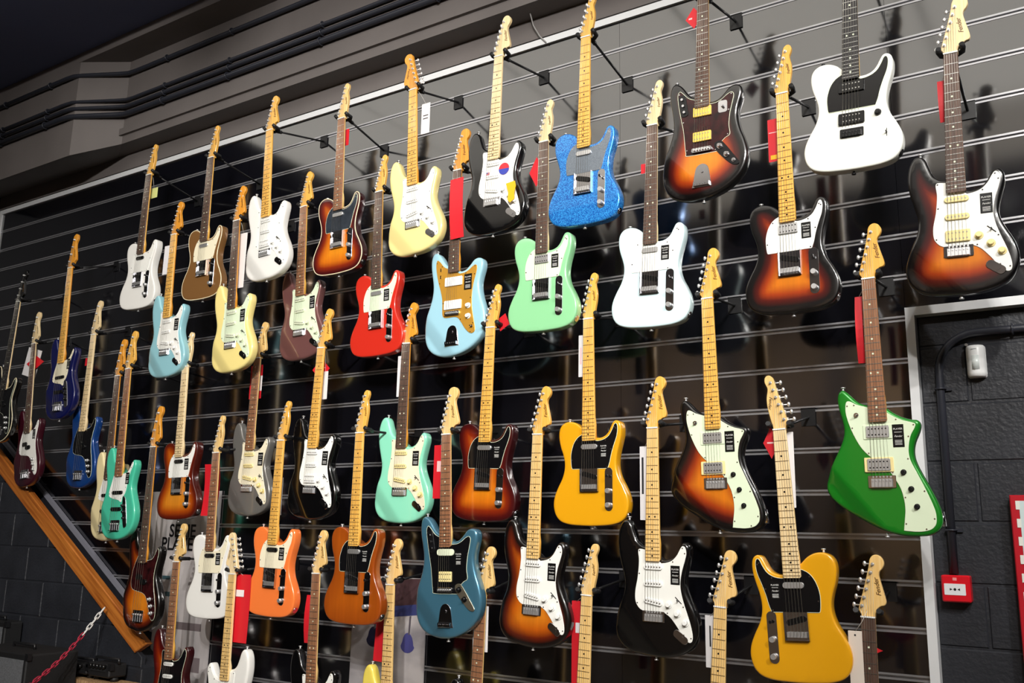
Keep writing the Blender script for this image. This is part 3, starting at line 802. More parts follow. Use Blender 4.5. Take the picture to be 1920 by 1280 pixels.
        add(g, 'saddles', 'jsad', lambda: [q := MB(), [q.cyl(((-26.2+10.5*i)/1000, -.015, 0), .0042, .007, 'y', 10) for i in range(6)]][0].mesh('saddles'), hb, b)
        if kind == 'jm':
            for yy in (508, 612): add(g, 'pickup', 'jmp', lambda: MB().prism(rrect(0, 0, .092, .040, .004), -.0055, 0, .001).mesh('pickup'), pk, None, X(0, yy, .002))
            knobs([(82, 624), (84, 670)], PLASTIC['white'])
            for yy in (448, 480): add(g, 'slider_slot', 'jms', lambda: MB().box(-.0025, .0025, -.003, 0, -.007, .007).mesh('slider_slot'), PLASTIC['black'], None, X(-72, yy, .002))
            add(g, 'toggle_switch', 'jmt', lambda: MB().cyl((0, -.004, 0), .006, .004, 'y').cyl((0, -.016, 0), .0025, .013, 'y', 8).mesh('toggle_switch'), hw, None, X(104, 716, .002))
            if sp.get('st'): stickers(g, ty, fl, L, 76, 518, 40, 70)
        else:
            if sp.get('cobain'):
                humb(0, 462, PLASTIC['amberp']); humb(0, 560, PLASTIC['amberp'])
                cpm = BLKHW
            else:
                single(0, 468, 0, 84, 26, PLASTIC['mint'], False); humb(0, 562, PLASTIC['cream'], None, 62, 40)
                cpm = mat('control_plate_nickel', (190, 182, 160), rough=.3, metal=.9)
            cp = add(g, 'control_plate', ('jcp', fl), lambda: MB().prism(spline([(.0-.052, .040), (-.034, .050), (-.016, .040), (.030, -.024), (.042, -.046), (.030, -.052), (.006, -.040), (-.040, .010)], 4), -.0025, 0, .0006).mesh('control_plate'), cpm, None, X(98, 638, .001))
            for q in ((-.030, .028), (-.004, -.008)): add(g, 'knob', ('knob', 10, 15, True), lambda: knob_mesh(.010, .015, True), CHROME if sp.get('cobain') else BLKHW, cp, (q[0], -.002, q[1]))
            if sp.get('cobain'): add(g, 'knob', ('knob', 7, 8, True), lambda: knob_mesh(.007, .008, True), CHROME, cp, (.022, -.002, -.034))
            up_ = add(g, 'switch_plate', 'jup', lambda: MB().prism(rrect(0, 0, .030, .088, .012, 5, .18), -.0025, 0, .0006).mesh('switch_plate'), BLKHW, None, X(-75, 426, .002))
            for q in (.026, .0, -.026): add(g, 'slider_switch', 'jsl', lambda: MB().cyl((0, -.006, 0), .005, .005, 'y', 10).mesh('slider_switch'), CHROME, up_, (-.18*q, -.0025, q))
            if sp.get('cobain'): add(g, 'toggle_switch', 'jtg', lambda: MB().prism(rrect(0, 0, .034, .046, .008), -.002, 0).cyl((0, -.014, 0), .005, .012, 'y').mesh('toggle_switch'), CHROME, None, X(78, 458, .002))
            if sp.get('st'): stickers(g, ty, fl, L, 62, 492, 34, 56)
    elif kind == 'meteora':
        humb(-4, 503, SATIN, PG['mint']); humb(-6, 607, SATIN, PLASTIC['cream'])
        strat_bridge(660, 84, 38)
        knobs([(65, 632), (84, 684), (97, 738)], BLKHW, 8, 13)
        add(g, 'toggle_switch', 'mtg', lambda: MB().cyl((0, -.004, 0), .0075, .004, 'y').cyl((0, -.018, 0), .003, .015, 'y', 8).mesh('toggle_switch'), CHROME, None, X(-66, 446, .002))
        add(g, 'jack_plate', 'mjk', lambda: MB().tube([(0, 0, -.022), (0, 0, .022)], .009, 12).mesh('jack_plate'), CHROME, bo, X(163, 775, -DEP/2)).rotation_euler = (0, -.1, 0)
        if sp.get('st'): stickers(g, ty, fl, L, 57, 518, 34, 72)
    else:
        b = add(g, 'bridge', 'bbr', lambda: MB().prism(rrect(0, 0, .082, .058, .003), -.003, 0, .0006).box(-.041, .041, -.014, 0, -.029, -.026).mesh('bridge'), hw, None, X(0, 872, 0))
        add(g, 'saddles', 'bsad', lambda: [q := MB(), [q.tube([(x-.008, -.010, .008), (x+.008, -.010, .008)], .0045, 8).box(x-.0015, x+.0015, -.011, -.008, -.026, .006) for x in (-.0285, -.0095, .0095, .0285)]][0].mesh('saddles'), hb, b)
        if ty == 'jbass':
            for yy in (694, 783): single(0, yy, 0, 94, 19, PLASTIC['black'], False)
            cp = add(g, 'control_plate', ('bcp', fl), lambda: MB().prism(spline([(-.026, .078), (-.008, .080), (.004, .050), (.026, -.062), (.018, -.082), (-.002, -.078), (-.020, .0)], 4) if not fl else [], -.0025, 0, .0006).mesh('control_plate'), hw, None, X(76, 800, 0))
            for q in ((-.012, .034), (-.002, .0), (.006, -.034)): add(g, 'knob', ('knob', 10, 16, True), lambda: knob_mesh(.010, .016, True), sp.get('bkn', BLKHW), cp, (q[0], -.002, q[1]))
        else:
            for x, yy in ((-19, 676), (19, 700)): single(x, yy, 0, 54, 27, PLASTIC['black'], False)
            knobs([(84, 784), (98, 818), (106, 852)][:sp.get('nk', 3)], hb, 10, 16)
        if sp.get('st'): stickers(g, ty, fl, L, 76, 618, 30, 62)
    return g, d, A, v, k

HANG = mat('hanger_rubber', (16, 16, 18), rough=.55)
def hanger(A, v, d, label):
    """slat plate, arm and padded yoke that carries one guitar under its headstock"""
    c = A+v*.016+Vector((0, .002, 0))
    kk = math.ceil((Z0-c.z-.03)/PITCH)-0
    zg = Z0-PITCH*math.floor((Z0-c.z)/PITCH) if (Z0-c.z) > 0 else Z0-PITCH
    zg = min(zg, Z0-PITCH)
    if zg-c.z > .11: zg -= PITCH
    t = empty('guitar_hanger', (c.x, 0, zg)); o = Vector(t.location)
    tag(t, label, 'hanger', 'guitar hangers on the slat wall')
    add(t, 'plate', 'hpl', lambda: MB().box(-.026, .026, -.006, -.0025, -.062, .004).box(-.026, .026, -.006, .006, .0, .003).mesh('plate'), BLKMET)
    a = Vector((0, -.006, -.03)); b = Vector((0, c.y-o.y+.040, c.z-o.z))
    MB().tube([a, b], .0052, 8).tube([b-(b-a).normalized()*.03, b], .009, 10).obj('arm', BLKMET, t)
    yk = ob('yoke', C('yoke', lambda: MB().tube([(-.034, -.020, .006), (-.036, -.004, .0), (-.032, .022, 0), (-.014, .038, 0), (.014, .038, 0), (.032, .022, 0), (.036, -.004, 0), (.034, -.020, .006)], .0085, 10).mesh('yoke')), HANG, t)
    yk.location = c-o
    return t

# ------------------------------------------------------------------ the 48 instruments: type, nut pixel, body-end pixel, distance (None = from length), look, label, short name
def D(body, **k): k['body'] = body; return k
B3 = burst('three_tone', BURST3); B2 = burst('two_tone', BURST2); BC = burst('cherry', CHERRY, .9)
WHITE = paint('white', (236, 235, 230)); BLACK = paint('black', (7, 7, 8), rough=.2); CREAM = paint('vintage_cream', (236, 220, 148))
BSB = paint('butterscotch', (222, 158, 16)); FLATW = mat('paint_satin_white', (232, 234, 226), rough=.35, coat=.3)
G = [
 ('tele', (281.5, 329), (253, 579), None, D(WHITE, pg='white', neck='amber', board='rose', headmat=W['amber'], npk='black'), 'white single-cutaway guitar with white pickguard, top row leftmost', 'white guitar at the left end of the top row'),
 ('tele', (398, 297), (374, 561), None, D(paint('bronze', (138, 98, 56), .25), pg='cream', neck='amber', board='rose', binding=1), 'bronze-brown guitar with cream pickguard and bound edges, top row', 'bronze-brown guitar'),
 ('strat', (507.5, 246), (494, 523), None, D(WHITE, pg='white', neck='amber', board='amber', hss='white'), 'white double-cutaway guitar with white pickguard and maple fretboard, top row', 'white double-cutaway guitar of the top row'),
 ('tele', (642.5, 224), (630, 513), None, D(burst('amber_red', CHERRY, 1.1), pg='smoke', neck='maple', board='pau', binding=1), 'bound sunburst guitar with smoky grey pickguard, top row', 'bound sunburst guitar of the top row'),
 ('strat_l', (776.5, 170), (773, 475), None, D(CREAM, pg='white', neck='orange', board='amber', rhead=1), 'cream guitar with reversed amber headstock and white pickguard, top row', 'cream guitar with the reversed headstock'),
 ('strat', (937, 108), (919, 437), None, D(BLACK, pg='white', neck='pale', board='pale'), 'black guitar with stickers on its white pickguard, top row', 'black guitar of the top row'),
 ('tele', (1100, 72), (1092, 421), None, D(sparkle(), pg='silver', neck='amber', board='amber'), 'bright blue sparkle guitar with silvery pickguard', 'blue sparkle guitar'),
 ('jag', (1319.5, 0), (1316, 372), .36, D(B3, pg='tort', neck='maple', board='rose', cobain=1, fixend=1), 'offset sunburst guitar with dark tortoiseshell pickguard and two cream humbuckers', 'offset sunburst guitar with two humbuckers'),
 ('tele', (1594.5, 0), (1598, 317), .36, D(FLATW, pg='black', neck='maple', board='ebony', blackhw=1, emg=1, fixend=1), 'satin white guitar with large black pickguard and black hardware', 'white guitar with the black pickguard'),
 ('strat_l', (1783, 103), (1801, 551), None, D(B3, pg='white', neck='pale', board='rose', hss='cream', pk='cream', kn='cream', st=1), 'sunburst guitar with cream pickups, rightmost of the top row', 'sunburst guitar at the right end of the top row'),
 # basses at the left
 ('pbass', (36.5, 566), (-8, 822), .30, D(BLACK, pg='black', neck='pale', board='ebony', binding=1, headmat=BLACK), 'black bass with pale bound edge, cut off by the left edge of the photo', 'black bass at the far left'),
 ('pbass', (65.5, 645), (46, 890), None, D(paint('burgundy', (56, 10, 24)), pg='white', neck='pale', board='rose', st=1), 'burgundy bass with white pickguard beside the timber rail', 'burgundy bass'),
 ('jbass', (134, 503), (105, 786), .30, D(paint('deep_blue', (9, 15, 72)), pg='cream', neck='orange', board='amber', st=1), 'deep blue bass with cream pickguard and amber neck', 'deep blue bass with the cream pickguard'),
 ('pbass', (177.5, 628), (143, 915), None, D(paint('navy', (18, 62, 128), .2), pg='black', neck='pale', board='pale'), 'mid blue bass with black pickguard and pale maple neck', 'mid blue bass with the black pickguard'),
 ('jbass', (223, 705), (192, 1014), .27, D(paint('bass_cream', (232, 216, 166)), pg='white', neck='orange', board='rose'), 'cream bass half hidden behind the seafoam green bass', 'cream bass'),
 ('jbass', (243, 692), (213, 1012), .36, D(paint('seafoam', (72, 192, 158)), pg='white', neck='amber', board='pau', st=1), 'seafoam green bass with white pickguard', 'seafoam green bass'),
 # second row
 ('strat', (328.5, 441), (304, 707), None, D(paint('daphne', (146, 198, 208)), pg='white', neck='orange', board='amber', st=1), 'pale blue double-cutaway guitar with white pickguard and amber neck', 'pale blue double-cutaway guitar'),
 ('strat', (446, 415), (428, 697), None, D(paint('buttercream', (243, 224, 144)), pg='mint', pk='mint', neck='orange', board='rose', st=1), 'pale yellow double-cutaway guitar with mint pickguard and dark fretboard', 'pale yellow guitar of the second row'),
 ('strat', (571.5, 389), (559, 674), None, D(paint('mauve', (124, 82, 80), .3), pg='mint', pk='mint', neck='amber', board='pau', st=1), 'dusty mauve guitar with mint green pickguard', 'mauve guitar'),
 ('tele', (713, 361), (703, 667), None, D(paint('red', (200, 44, 30)), pg='mint', neck='amber', board='rose', st=1), 'red single-cutaway guitar with mint pickguard', 'red guitar'),
 ('jm', (860, 321), (846, 667), None, D(paint('sonic', (156, 202, 218)), pg='gold', pk='white', neck='orange', board='rose', st=1), 'light blue offset guitar with gold pickguard', 'light blue offset guitar with the gold pickguard'),
 ('tele', (1021.5, 268), (1014, 620), None, D(paint('surf', (142, 208, 152)), pg='mint', neck='pale', board='rose', mini=1, st=1), 'mint green single-cutaway guitar with pale pickguard, second row', 'mint green guitar of the second row'),
 ('tele', (1224.5, 237), (1217, 613), None, D(paint('ice', (208, 232, 236)), pg='white', neck='pale', board='rose', st=1), 'icy white-blue single-cutaway guitar with white pickguard', 'icy blue-white guitar'),
 ('tele', (1467.5, 178), (1485, 585), None, D(B3, pg='white', neck='amber', board='amber', mini=1, st=1), 'sunburst single-cutaway guitar with white pickguard and maple neck, second row', 'sunburst guitar with the white pickguard'),
 # third row
 ('tele', (350, 688), (328, 974), None, D(burst('sienna', [(0, (70, 16, 8)), (.10, (104, 28, 8)), (.24, (170, 72, 10)), (.45, (214, 130, 30)), (1, (224, 150, 50))]), pg='white', neck='pale', board='pale', npk='black', st=1), 'amber sunburst guitar with white pickguard hanging above the grey poster', 'amber sunburst guitar above the poster'),
 ('strat', (485, 672), (458, 967), None, D(paint('pewter', (120, 118, 114), .35), pg='cream', pk='cream', neck='maple', board='pau', st=1), 'pewter grey guitar with cream pickguard', 'grey guitar'),
 ('strat', (604.5, 653), (575, 974), None, D(BLACK, pg='white', neck='amber', board='amber', hss='white', st=1), 'black guitar with white pickguard and amber neck, third row', 'black guitar of the third row'),
 ('strat', (764, 645), (746, 981), None, D(paint('aqua', (140, 222, 190)), pg='cream', pk='cream', neck='orange', board='rose', st=1), 'aqua green double-cutaway guitar with cream pickguard', 'aqua green guitar'),
 ('tele', (921.5, 615), (902, 978), None, D(BC, pg='black', neck='amber', board='amber', st=1), 'cherry-edged sunburst guitar with black pickguard, third row', 'cherry sunburst guitar with the black pickguard'),
 ('tele', (1105, 599), (1106, 986), None, D(BSB, pg='black', neck='amber', board='amber', st=1), 'butterscotch yellow guitar with black pickguard in the third row', 'butterscotch guitar of the third row'),
 ('meteora', (1327.5, 561), (1346, 994), None, D(B3, pg='mint', neck='amber', board='amber', st=1), 'slanted-body sunburst guitar with mint pickguard and two chrome pickups', 'slanted sunburst guitar'),
 ('meteora', (1629, 524), (1661, 1000), None, D(paint('green', (22, 128, 30), .2), pg='mint', neck='amber', board='pau', st=1), 'vivid green slanted-body guitar with mint pickguard', 'vivid green guitar'),
 # fourth row
 ('pbass', (290, 838), (256, 1184), None, D(B2, pg='tort', neck='orange', board='rose', nk=3), 'dark sunburst bass with rosewood fretboard beside the poster', 'sunburst bass'),
 ('tele', (407.5, 849), (386, 1160), None, D(WHITE, pg='cream', neck='maple', board='pau', npk='black', st=1), 'white single-cutaway guitar hanging in front of the grey poster', 'white guitar in front of the poster'),
 ('tele', (529, 826), (501, 1156), None, D(paint('orange', (242, 124, 58)), pg='cream', neck='amber', board='amber', npk='black', st=1), 'coral orange guitar with cream pickguard', 'coral orange guitar'),
 ('tele', (677, 812), (657, 1171), None, D(burst('mocha', [(0, (150, 68, 14)), (.5, (172, 84, 16)), (1, (178, 90, 18))]), pg='black', neck='amber', board='amber', st=1), 'toffee brown guitar with black pickguard', 'toffee brown guitar'),
 ('jag', (839, 815), (835, 1198), None, D(paint('tidepool', (74, 124, 148), .45), pg='black', neck='maple', board='pau', st=1), 'steel blue offset guitar with black pickguard', 'steel blue offset guitar'),
 ('strat', (1010, 815), (994, 1214), None, D(B2, pg='white', neck='amber', board='maple', st=1), 'two-tone sunburst double-cutaway guitar with white pickguard, fourth row', 'sunburst guitar of the fourth row'),
 ('strat', (1225, 803), (1226, 1232), None, D(BLACK, pg='white', neck='amber', board='maple', st=1), 'large black guitar with white pickguard beside the left-handed yellow one', 'black guitar of the fourth row'),
 ('tele', (1463, 806), (1504, 1281), None, D(BSB, pg='black', neck='maple', board='pale', flip=1, st=1), 'left-handed butterscotch yellow guitar with black pickguard on its left', 'left-handed butterscotch guitar'),
 # bottom row, cut by the lower edge
 ('strat', (333, 1053), (318, 1236), .30, D(BC, pg='black', neck='amber', board='pau', cut=1, headmat=W['maple']), 'dark red sunburst guitar with black pickguard in front of the poster foot', 'dark red sunburst guitar of the bottom row'),
 ('strat', (438, 1076), (423, 1273), .385, D(WHITE, pg='white', neck='pale', board='maple', flip=1, cut=1), 'left-handed white guitar whose neck rises in the bottom row', 'left-handed white guitar'),
 ('strat', (595, 1075), (585, 1280), .31, D(BLACK, pg='white', neck='maple', board='pau', cut=1), 'black guitar with brown fretboard, bottom row below the orange guitar', 'black guitar of the bottom row'),
 ('strat', (734, 1096), (727, 1280), .31, D(paint('canary', (240, 218, 96)), pg='white', neck='maple', board='maple', cut=1), 'yellow guitar whose neck stands before the small photo poster', 'yellow guitar of the bottom row'),
 ('strat', (905, 1116), (895, 1280), .31, D(BLACK, pg='white', neck='maple', board='pau', cut=1), 'guitar neck with brown fretboard below the steel blue guitar', 'brown fretboard neck below the steel blue guitar'),
 ('tele', (1102, 1116), (1096, 1280), .31, D(BSB, pg='black', neck='maple', board='maple', cut=1), 'slim maple guitar neck between the sunburst and black guitars, bottom row', 'slim maple neck of the bottom row'),
 ('strat', (1352, 1138), (1348, 1280), .31, D(WHITE, pg='white', neck='maple', board='maple', cut=1), 'maple guitar neck left of the left-handed yellow guitar, bottom row', 'maple neck left of the left-handed guitar'),
 ('strat', (1629, 1157), (1633, 1280), .31, D(BLACK, pg='white', neck='maple', board='rose', cut=1), 'guitar neck with dark fretboard and big maple headstock at lower right', 'dark fretboard neck at lower right'),
]
PLACED = []
for ty, nut, end, d, sp, label, short in G:
    g, d, A, v, k = guitar((ty, nut, end, d, sp, label))
    PLACED.append((short, g, d, A, v, k))
    hanger(A, v, d, 'black padded hanger holding the '+short)
print('HANG', [(s[:28], round(d, 3), round(k, 3)) for s, g, d, A, v, k in PLACED])

# ------------------------------------------------------------------ hang tags and cards
RED = mat('tag_red', (206, 30, 42), rough=.45); CARD = mat('tag_white', (226, 224, 226), rough=.6); YEL = mat('tag_yellow', (236, 178, 24), rough=.5)
LIME = mat('tag_lime', (206, 214, 140), rough=.6); BEIGE = mat('tag_beige', (216, 204, 192), rough=.7)
PINK = mat('tag_print_pale', (240, 190, 190), rough=.6)
def tagcard(px, py, w_, h_, gi, m, label, front=False, ang=0., diamond=False, print_=None, name='hang_tag', bend=0., string=True, off=None):
    """card w_ x h_ pixels centred on a pixel, in the plane just behind (or in front of) guitar gi's neck"""
    short, g, d, A, v, k = PLACED[gi]
    dd = d+(off if off is not None else .024 if front else -.026)
    c = P(px, py, dd); wm = (P(px+w_/2, py, dd)-P(px-w_/2, py, dd)).length; hm = (P(px, py+h_/2, dd)-P(px, py-h_/2, dd)).length
    t = empty(name, c); t.rotation_euler = (0, ang, 0)
    tag(t, label, 'tag')
    if diamond: pts = [(-wm/2, 0), (0, -hm/2), (wm/2, 0), (0, hm/2)]
    else: pts = rrect(0, 0, wm, hm, .002)
    m_ = MB()
    if bend:
        N = 8; v_ = []; f_ = []
        for i in range(N+1):
            z = hm/2-hm*i/N; y = bend*math.sin(math.pi*i/N)
            v_ += [(-wm/2, y, z), (wm/2, y, z), (-wm/2, y+.001, z), (wm/2, y+.001, z)]
        for i in range(N):
            a = 4*i; f_ += [(a, a+4, a+5, a+1), (a+2, a+3, a+7, a+6), (a, a+2, a+6, a+4), (a+1, a+5, a+7, a+3)]
        f_ += [(0, 1, 3, 2), (4*N, 4*N+2, 4*N+3, 4*N+1)]
        m_.add(v_, f_)
    else: m_.prism(pts, -.0005, .0005)
    m_.obj('card', m, t)
    if print_:
        for (x, z, a, b, pm) in print_: MB().box(x*wm-a*wm/2, x*wm+a*wm/2, -.0012, -.0006, z*hm-b*hm/2, z*hm+b*hm/2).obj('print', pm, t)
    if string:
        top = A+v*.02+Vector((0, .012 if not front else -.02, 0))
        s0 = Vector((0, 0, hm/2-.004)); R = Matrix.Rotation(-ang, 3, 'Y')
        s1 = R @ (top-c)
        if s1.z > s0.z: MB().tube([s0, (s0+s1)/2+Vector((.003, 0, 0)), s1], .0008, 5).obj('string', mat('tag_string', (200, 196, 190), rough=.7), t)
    return t
BK = mat('tag_ink', (40, 40, 44), rough=.6)
tagcard(288, 362, 14, 18, 0, LIME, 'small lime paper tag on the white guitar at the left end', front=False)
tagcard(648, 258, 12, 30, 3, RED, 'red tag peeking out behind the bound sunburst guitar neck')
tagcard(798, 222, 15, 56, 4, CARD, 'white swing tag hanging beside the cream guitar neck', print_=[(0, .1, .6, .03, BK), (0, 0, .6, .03, BK)])
tagcard(1301, 34, 30, 40, 7, RED, 'red diamond tag behind the offset sunburst guitar neck', diamond=True, print_=[(-.2, 0, .2, .08, PINK)])
tagcard(1768, 190, 16, 78, 9, RED, 'long red tag behind the rightmost sunburst guitar neck', bend=-.01)
tagcard(60, 680, 26, 50, 11, CARD, 'white card behind the burgundy bass neck', ang=.25, off=-.030)
tagcard(66, 680, 32, 26, 11, RED, 'red diamond tag hanging on the burgundy bass neck', diamond=True, off=-.017)
tagcard(164, 678, 8, 14, 13, RED, 'tiny red tag behind the mid blue bass neck')
tagcard(314, 487, 14, 52, 16, CARD, 'white card behind the pale blue guitar neck')
tagcard(453, 488, 14, 100, 17, CARD, 'long white card behind the pale yellow guitar neck')
tagcard(857, 390, 24, 112, 20, RED, 'long red tag hanging over the light blue offset guitar neck', front=True, ang=-.04, bend=-.008, print_=[(0, .33, .6, .03, PINK), (0, .38, .6, .03, PINK)])
tagcard(1006, 322, 26, 56, 21, RED, 'red diamond tag behind the mint green guitar neck', diamond=True)
tagcard(1208, 316, 12, 18, 22, RED, 'tiny red tag behind the icy blue-white guitar neck')
tagcard(1450, 263, 19, 80, 23, RED, 'red tag with yellow mark beside the sunburst guitar with white pickguard', print_=[(0, -.4, .6, .10, YEL), (0, .18, .8, .02, PINK)])
tagcard(480, 716, 22, 62, 25, RED, 'red folded tag behind the grey guitar neck', print_=[(.4, -.05, .25, .45, CARD)])
tagcard(602, 692, 32, 42, 26, RED, 'red diamond tag behind the third-row black guitar neck', diamond=True, print_=[(0, .05, .5, .04, PINK)])
tagcard(609, 722, 10, 52, 26, CARD, 'white card behind the third-row black guitar neck')
tagcard(752, 705, 14, 76, 27, CARD, 'white card behind the aqua green guitar neck')
tagcard(943, 604, 26, 34, 28, RED, 'crumpled red tag beside the cherry sunburst headstock', diamond=True, ang=.3)
tagcard(1092, 667, 14, 78, 29, CARD, 'white card behind the butterscotch guitar neck of the third row', print_=[(-.2, 0, .2, .4, PINK)])
tagcard(1613, 618, 14, 125, 31, RED, 'narrow red ribbon tag behind the vivid green guitar neck', bend=-.015)
tagcard(394, 918, 28, 96, 33, RED, 'red tag behind the neck of the white guitar by the poster', bend=.01)
tagcard(525, 930, 8, 70, 34, CARD, 'narrow white card behind the coral orange guitar neck')
tagcard(822, 884, 18, 100, 36, RED, 'red hanging tag beside the steel blue guitar neck', print_=[(.1, .1, .5, .2, PINK)])
tagcard(1209, 905, 18, 138, 38, CARD, 'tall white card behind the fourth-row black guitar neck', print_=[(-.2, .1, .2, .5, BK)])
tagcard(1446, 830, 30, 60, 39, RED, 'red diamond tag behind the left-handed butterscotch neck', diamond=True, print_=[(0, 0, .5, .05, PINK)])
tagcard(1479, 880, 22, 142, 39, CARD, 'tall white card behind the left-handed butterscotch neck')
tagcard(451, 1140, 30, 128, 41, RED, 'long red tag behind the left-handed white guitar neck', bend=.003, off=-.018, print_=[(-.1, .22, .5, .10, CARD)])
tagcard(580, 1160, 14, 90, 42, RED, 'red tag sliver behind the bottom-row black guitar neck', bend=-.01)
tagcard(716, 1177, 22, 126, 43, RED, 'long red tag beside the yellow guitar neck at the bottom', ang=.06, print_=[(.2, .32, .4, .14, CARD)])
tagcard(901, 1178, 28, 86, 44, CARD, 'white card behind the brown fretboard neck at the bottom')
tagcard(1080, 1205, 16, 160, 45, RED, 'long red tag beside the slim maple neck at the bottom', print_=[(.2, .18, .5, .12, CARD)])
tagcard(1332, 1202, 18, 98, 46, CARD, 'white paper card beside the bottom maple neck', print_=[(0, .1, .15, .4, BK)])
tagcard(1606, 1240, 26, 116, 47, BEIGE, 'beige swing card hanging at the lower right headstock', front=True, print_=[(0, .43, .12, .03, BK)])
tagcard(1619, 1217, 72, 32, 47, RED, 'red diamond tag behind the lower right neck', diamond=True)
# stickers and paper on the black guitar of the top row
short, gb, db, Ab, vb, kb = PLACED[5]
def on_guitar(px, py, h): return gb.matrix_basis.inverted() @ P(px, py, db+h)
q = on_guitar(945, 316, .004)
o = MB().prism([(.026*math.cos(a), .026*math.sin(a)) for a in [i*math.pi/14 for i in range(28)]], -.0006, 0).obj('round_sticker', mat('sticker_red', (204, 48, 60), rough=.4), gb); o.location = q; o['label'] = 'round red and blue sticker'
o2 = MB().prism([(.026*math.cos(a), .026*math.sin(a)) for a in [math.pi+i*math.pi/14 for i in range(15)]], -.001, -.0006).obj('sticker_half', mat('sticker_blue', (58, 70, 168), rough=.4), o)
q = on_guitar(915, 326, .004)
o = MB().box(-.008, .008, -.0006, 0, -.006, .006).obj('flag_sticker', mat('flag_red', (196, 120, 126), rough=.5), gb); o.location = q
MB().box(-.008, -.001, -.001, -.0006, 0, .006).obj('flag_canton', mat('flag_blue', (80, 84, 150), rough=.5), o)
q = on_guitar(957, 358, .020)
o = MB().prism([(-.024, .036), (.020, .042), (.026, .02), (.020, -.01), (.022, -.036), (.0, -.05), (-.012, -.036), (-.010, -.004)], -.001, .0).obj('yellow_paper', YEL, gb); o.location = q; o['label'] = 'torn yellow paper tag'

# ------------------------------------------------------------------ posters on the slat wall
pa, pb = P(272, 990, .012), P(415, 920, .012)
x0, x1, zt = pa.x-.02, pb.x, pb.z
po = empty('poster', ((x0+x1)/2, -.005, .35)); tag(po, 'tall pale grey poster with black capital lettering behind guitars', 'poster')
def rel(o, t): o.matrix_parent_inverse = Matrix.Translation(-t.location); return o
rel(MB().box(x0, x1, -.010, -.004, .35, zt).obj('sheet', mat('poster_paper', (214, 206, 204), rough=.35, rgb2=(150, 148, 150), vscale=2.2, stretch=(3, 1, .8)), po), po)
INK = mat('poster_ink', (18, 18, 22), rough=.5); TEAL = mat('poster_teal', (70, 100, 108), rough=.5); GREYP = mat('poster_grey', (112, 102, 104), rough=.5)
for s_, px, py, sz in (('SERIE', 342, 996, .098), ('PLAYER', 338, 1021, .098)):
    p = P(px, py, .011); t = rel(ob('poster_lettering', text_mesh(s_, sz, 0, .002), INK), po); t.parent = po
    t.matrix_parent_inverse = Matrix.Translation(-po.location); t.location = (p.x, -.0106, p.z); t.rotation_euler = (math.pi/2, 0, 0)
for (ax, ay, bx, by, m) in ((298, 1078, 318, 1086, TEAL), (302, 1108, 322, 1118, TEAL), (330, 1165, 376, 1184, GREYP), (330, 1228, 372, 1262, GREYP)):
    p, r = P(ax, ay, .011), P(bx, by, .011)
    rel(MB().box(p.x, r.x, -.0108, -.0100, r.z, p.z).obj('poster_print', m, po), po)
pa, pb = P(664, 1085, .012), P(800, 1085, .012)
p2 = empty('poster', ((pa.x+pb.x)/2, -.005, .62)); tag(p2, 'small photo poster of blue guitars on grey stone behind the yellow guitar neck', 'poster')
rel(MB().box(pa.x, pb.x, -.010, -.004, .62, pb.z).obj('sheet', mat('poster_stone', (196, 190, 190), rough=.4, rgb2=(146, 142, 146), vscale=4, stretch=(1, 1, 2)), p2), p2)
def flatshape(t, pts, m, name, h=.0006):
    P3 = [P(x, y, .011) for x, y in pts]
    rel(MB().prism([(p.x, p.z) for p in P3], -.010-h, -.0100).obj(name, m, t), t)
flatshape(p2, [(664, 1085), (800, 1085), (800, 1132), (664, 1140)], mat('poster_brown', (74, 52, 56), rough=.5), 'poster_print')
flatshape(p2, [(735, 1136), (800, 1132), (800, 1152), (735, 1156)], mat('poster_blue', (58, 66, 120), rough=.5), 'poster_print', .0009)
for gx, gy, c in ((764, 1210, (70, 70, 130)), (700, 1198, (28, 28, 60))):
    mm_ = mat('poster_guitar_%d' % gx, c, rough=.5)
    flatshape(p2, [(gx+13*math.cos(a)*(1 if math.sin(a) > 0 else .8), gy+(14 if math.sin(a) > 0 else 24)*math.sin(a)) for a in [i*math.pi/10 for i in range(20)]], mm_, 'poster_guitar', .0012)
    flatshape(p2, [(gx+1, gy-20), (gx+4, gy-20), (gx+7, gy-55), (gx+4, gy-55)], mat('poster_neck', (90, 84, 92), rough=.5), 'poster_guitar_neck', .0014)

# ------------------------------------------------------------------ right-hand wall fittings
yb = .03
t = empty('conduit', (-.48, yb, EYE)); tag(t, 'black conduit bending down the block wall to the fire call point', 'pipe')
cx, r_ = -.482, .015
pts = [(1.8, yb-.017, EYE+.700), (-.36, yb-.017, EYE+.700)]
for i in range(1, 9):
    a = i/8*math.pi/2; pts.append((-.36-.122*math.sin(a), yb-.017, EYE+.578+.122*math.cos(a)))
pts.append((cx, yb-.017, EYE-.095))
rel(MB().tube(pts, .0135, 12).obj('pipe', PIPE, t), t)
for z in (.515, .045):
    rel(MB().tube([(cx+.0165*math.cos(a), yb-.017+.0165*math.sin(a), EYE+z) for a in [k*math.pi/8 for k in range(16)]], .0035, 6, True).box(cx+.014, cx+.034, yb-.008, yb, EYE+z-.006, EYE+z+.006).obj('clip', PIPE, t), t)
rel(MB().tube([(-.25, yb-.017+.0165*math.cos(a), EYE+.700+.0165*math.sin(a)) for a in [k*math.pi/8 for k in range(16)]], .0035, 6, True).obj('clip', PIPE, t), t)
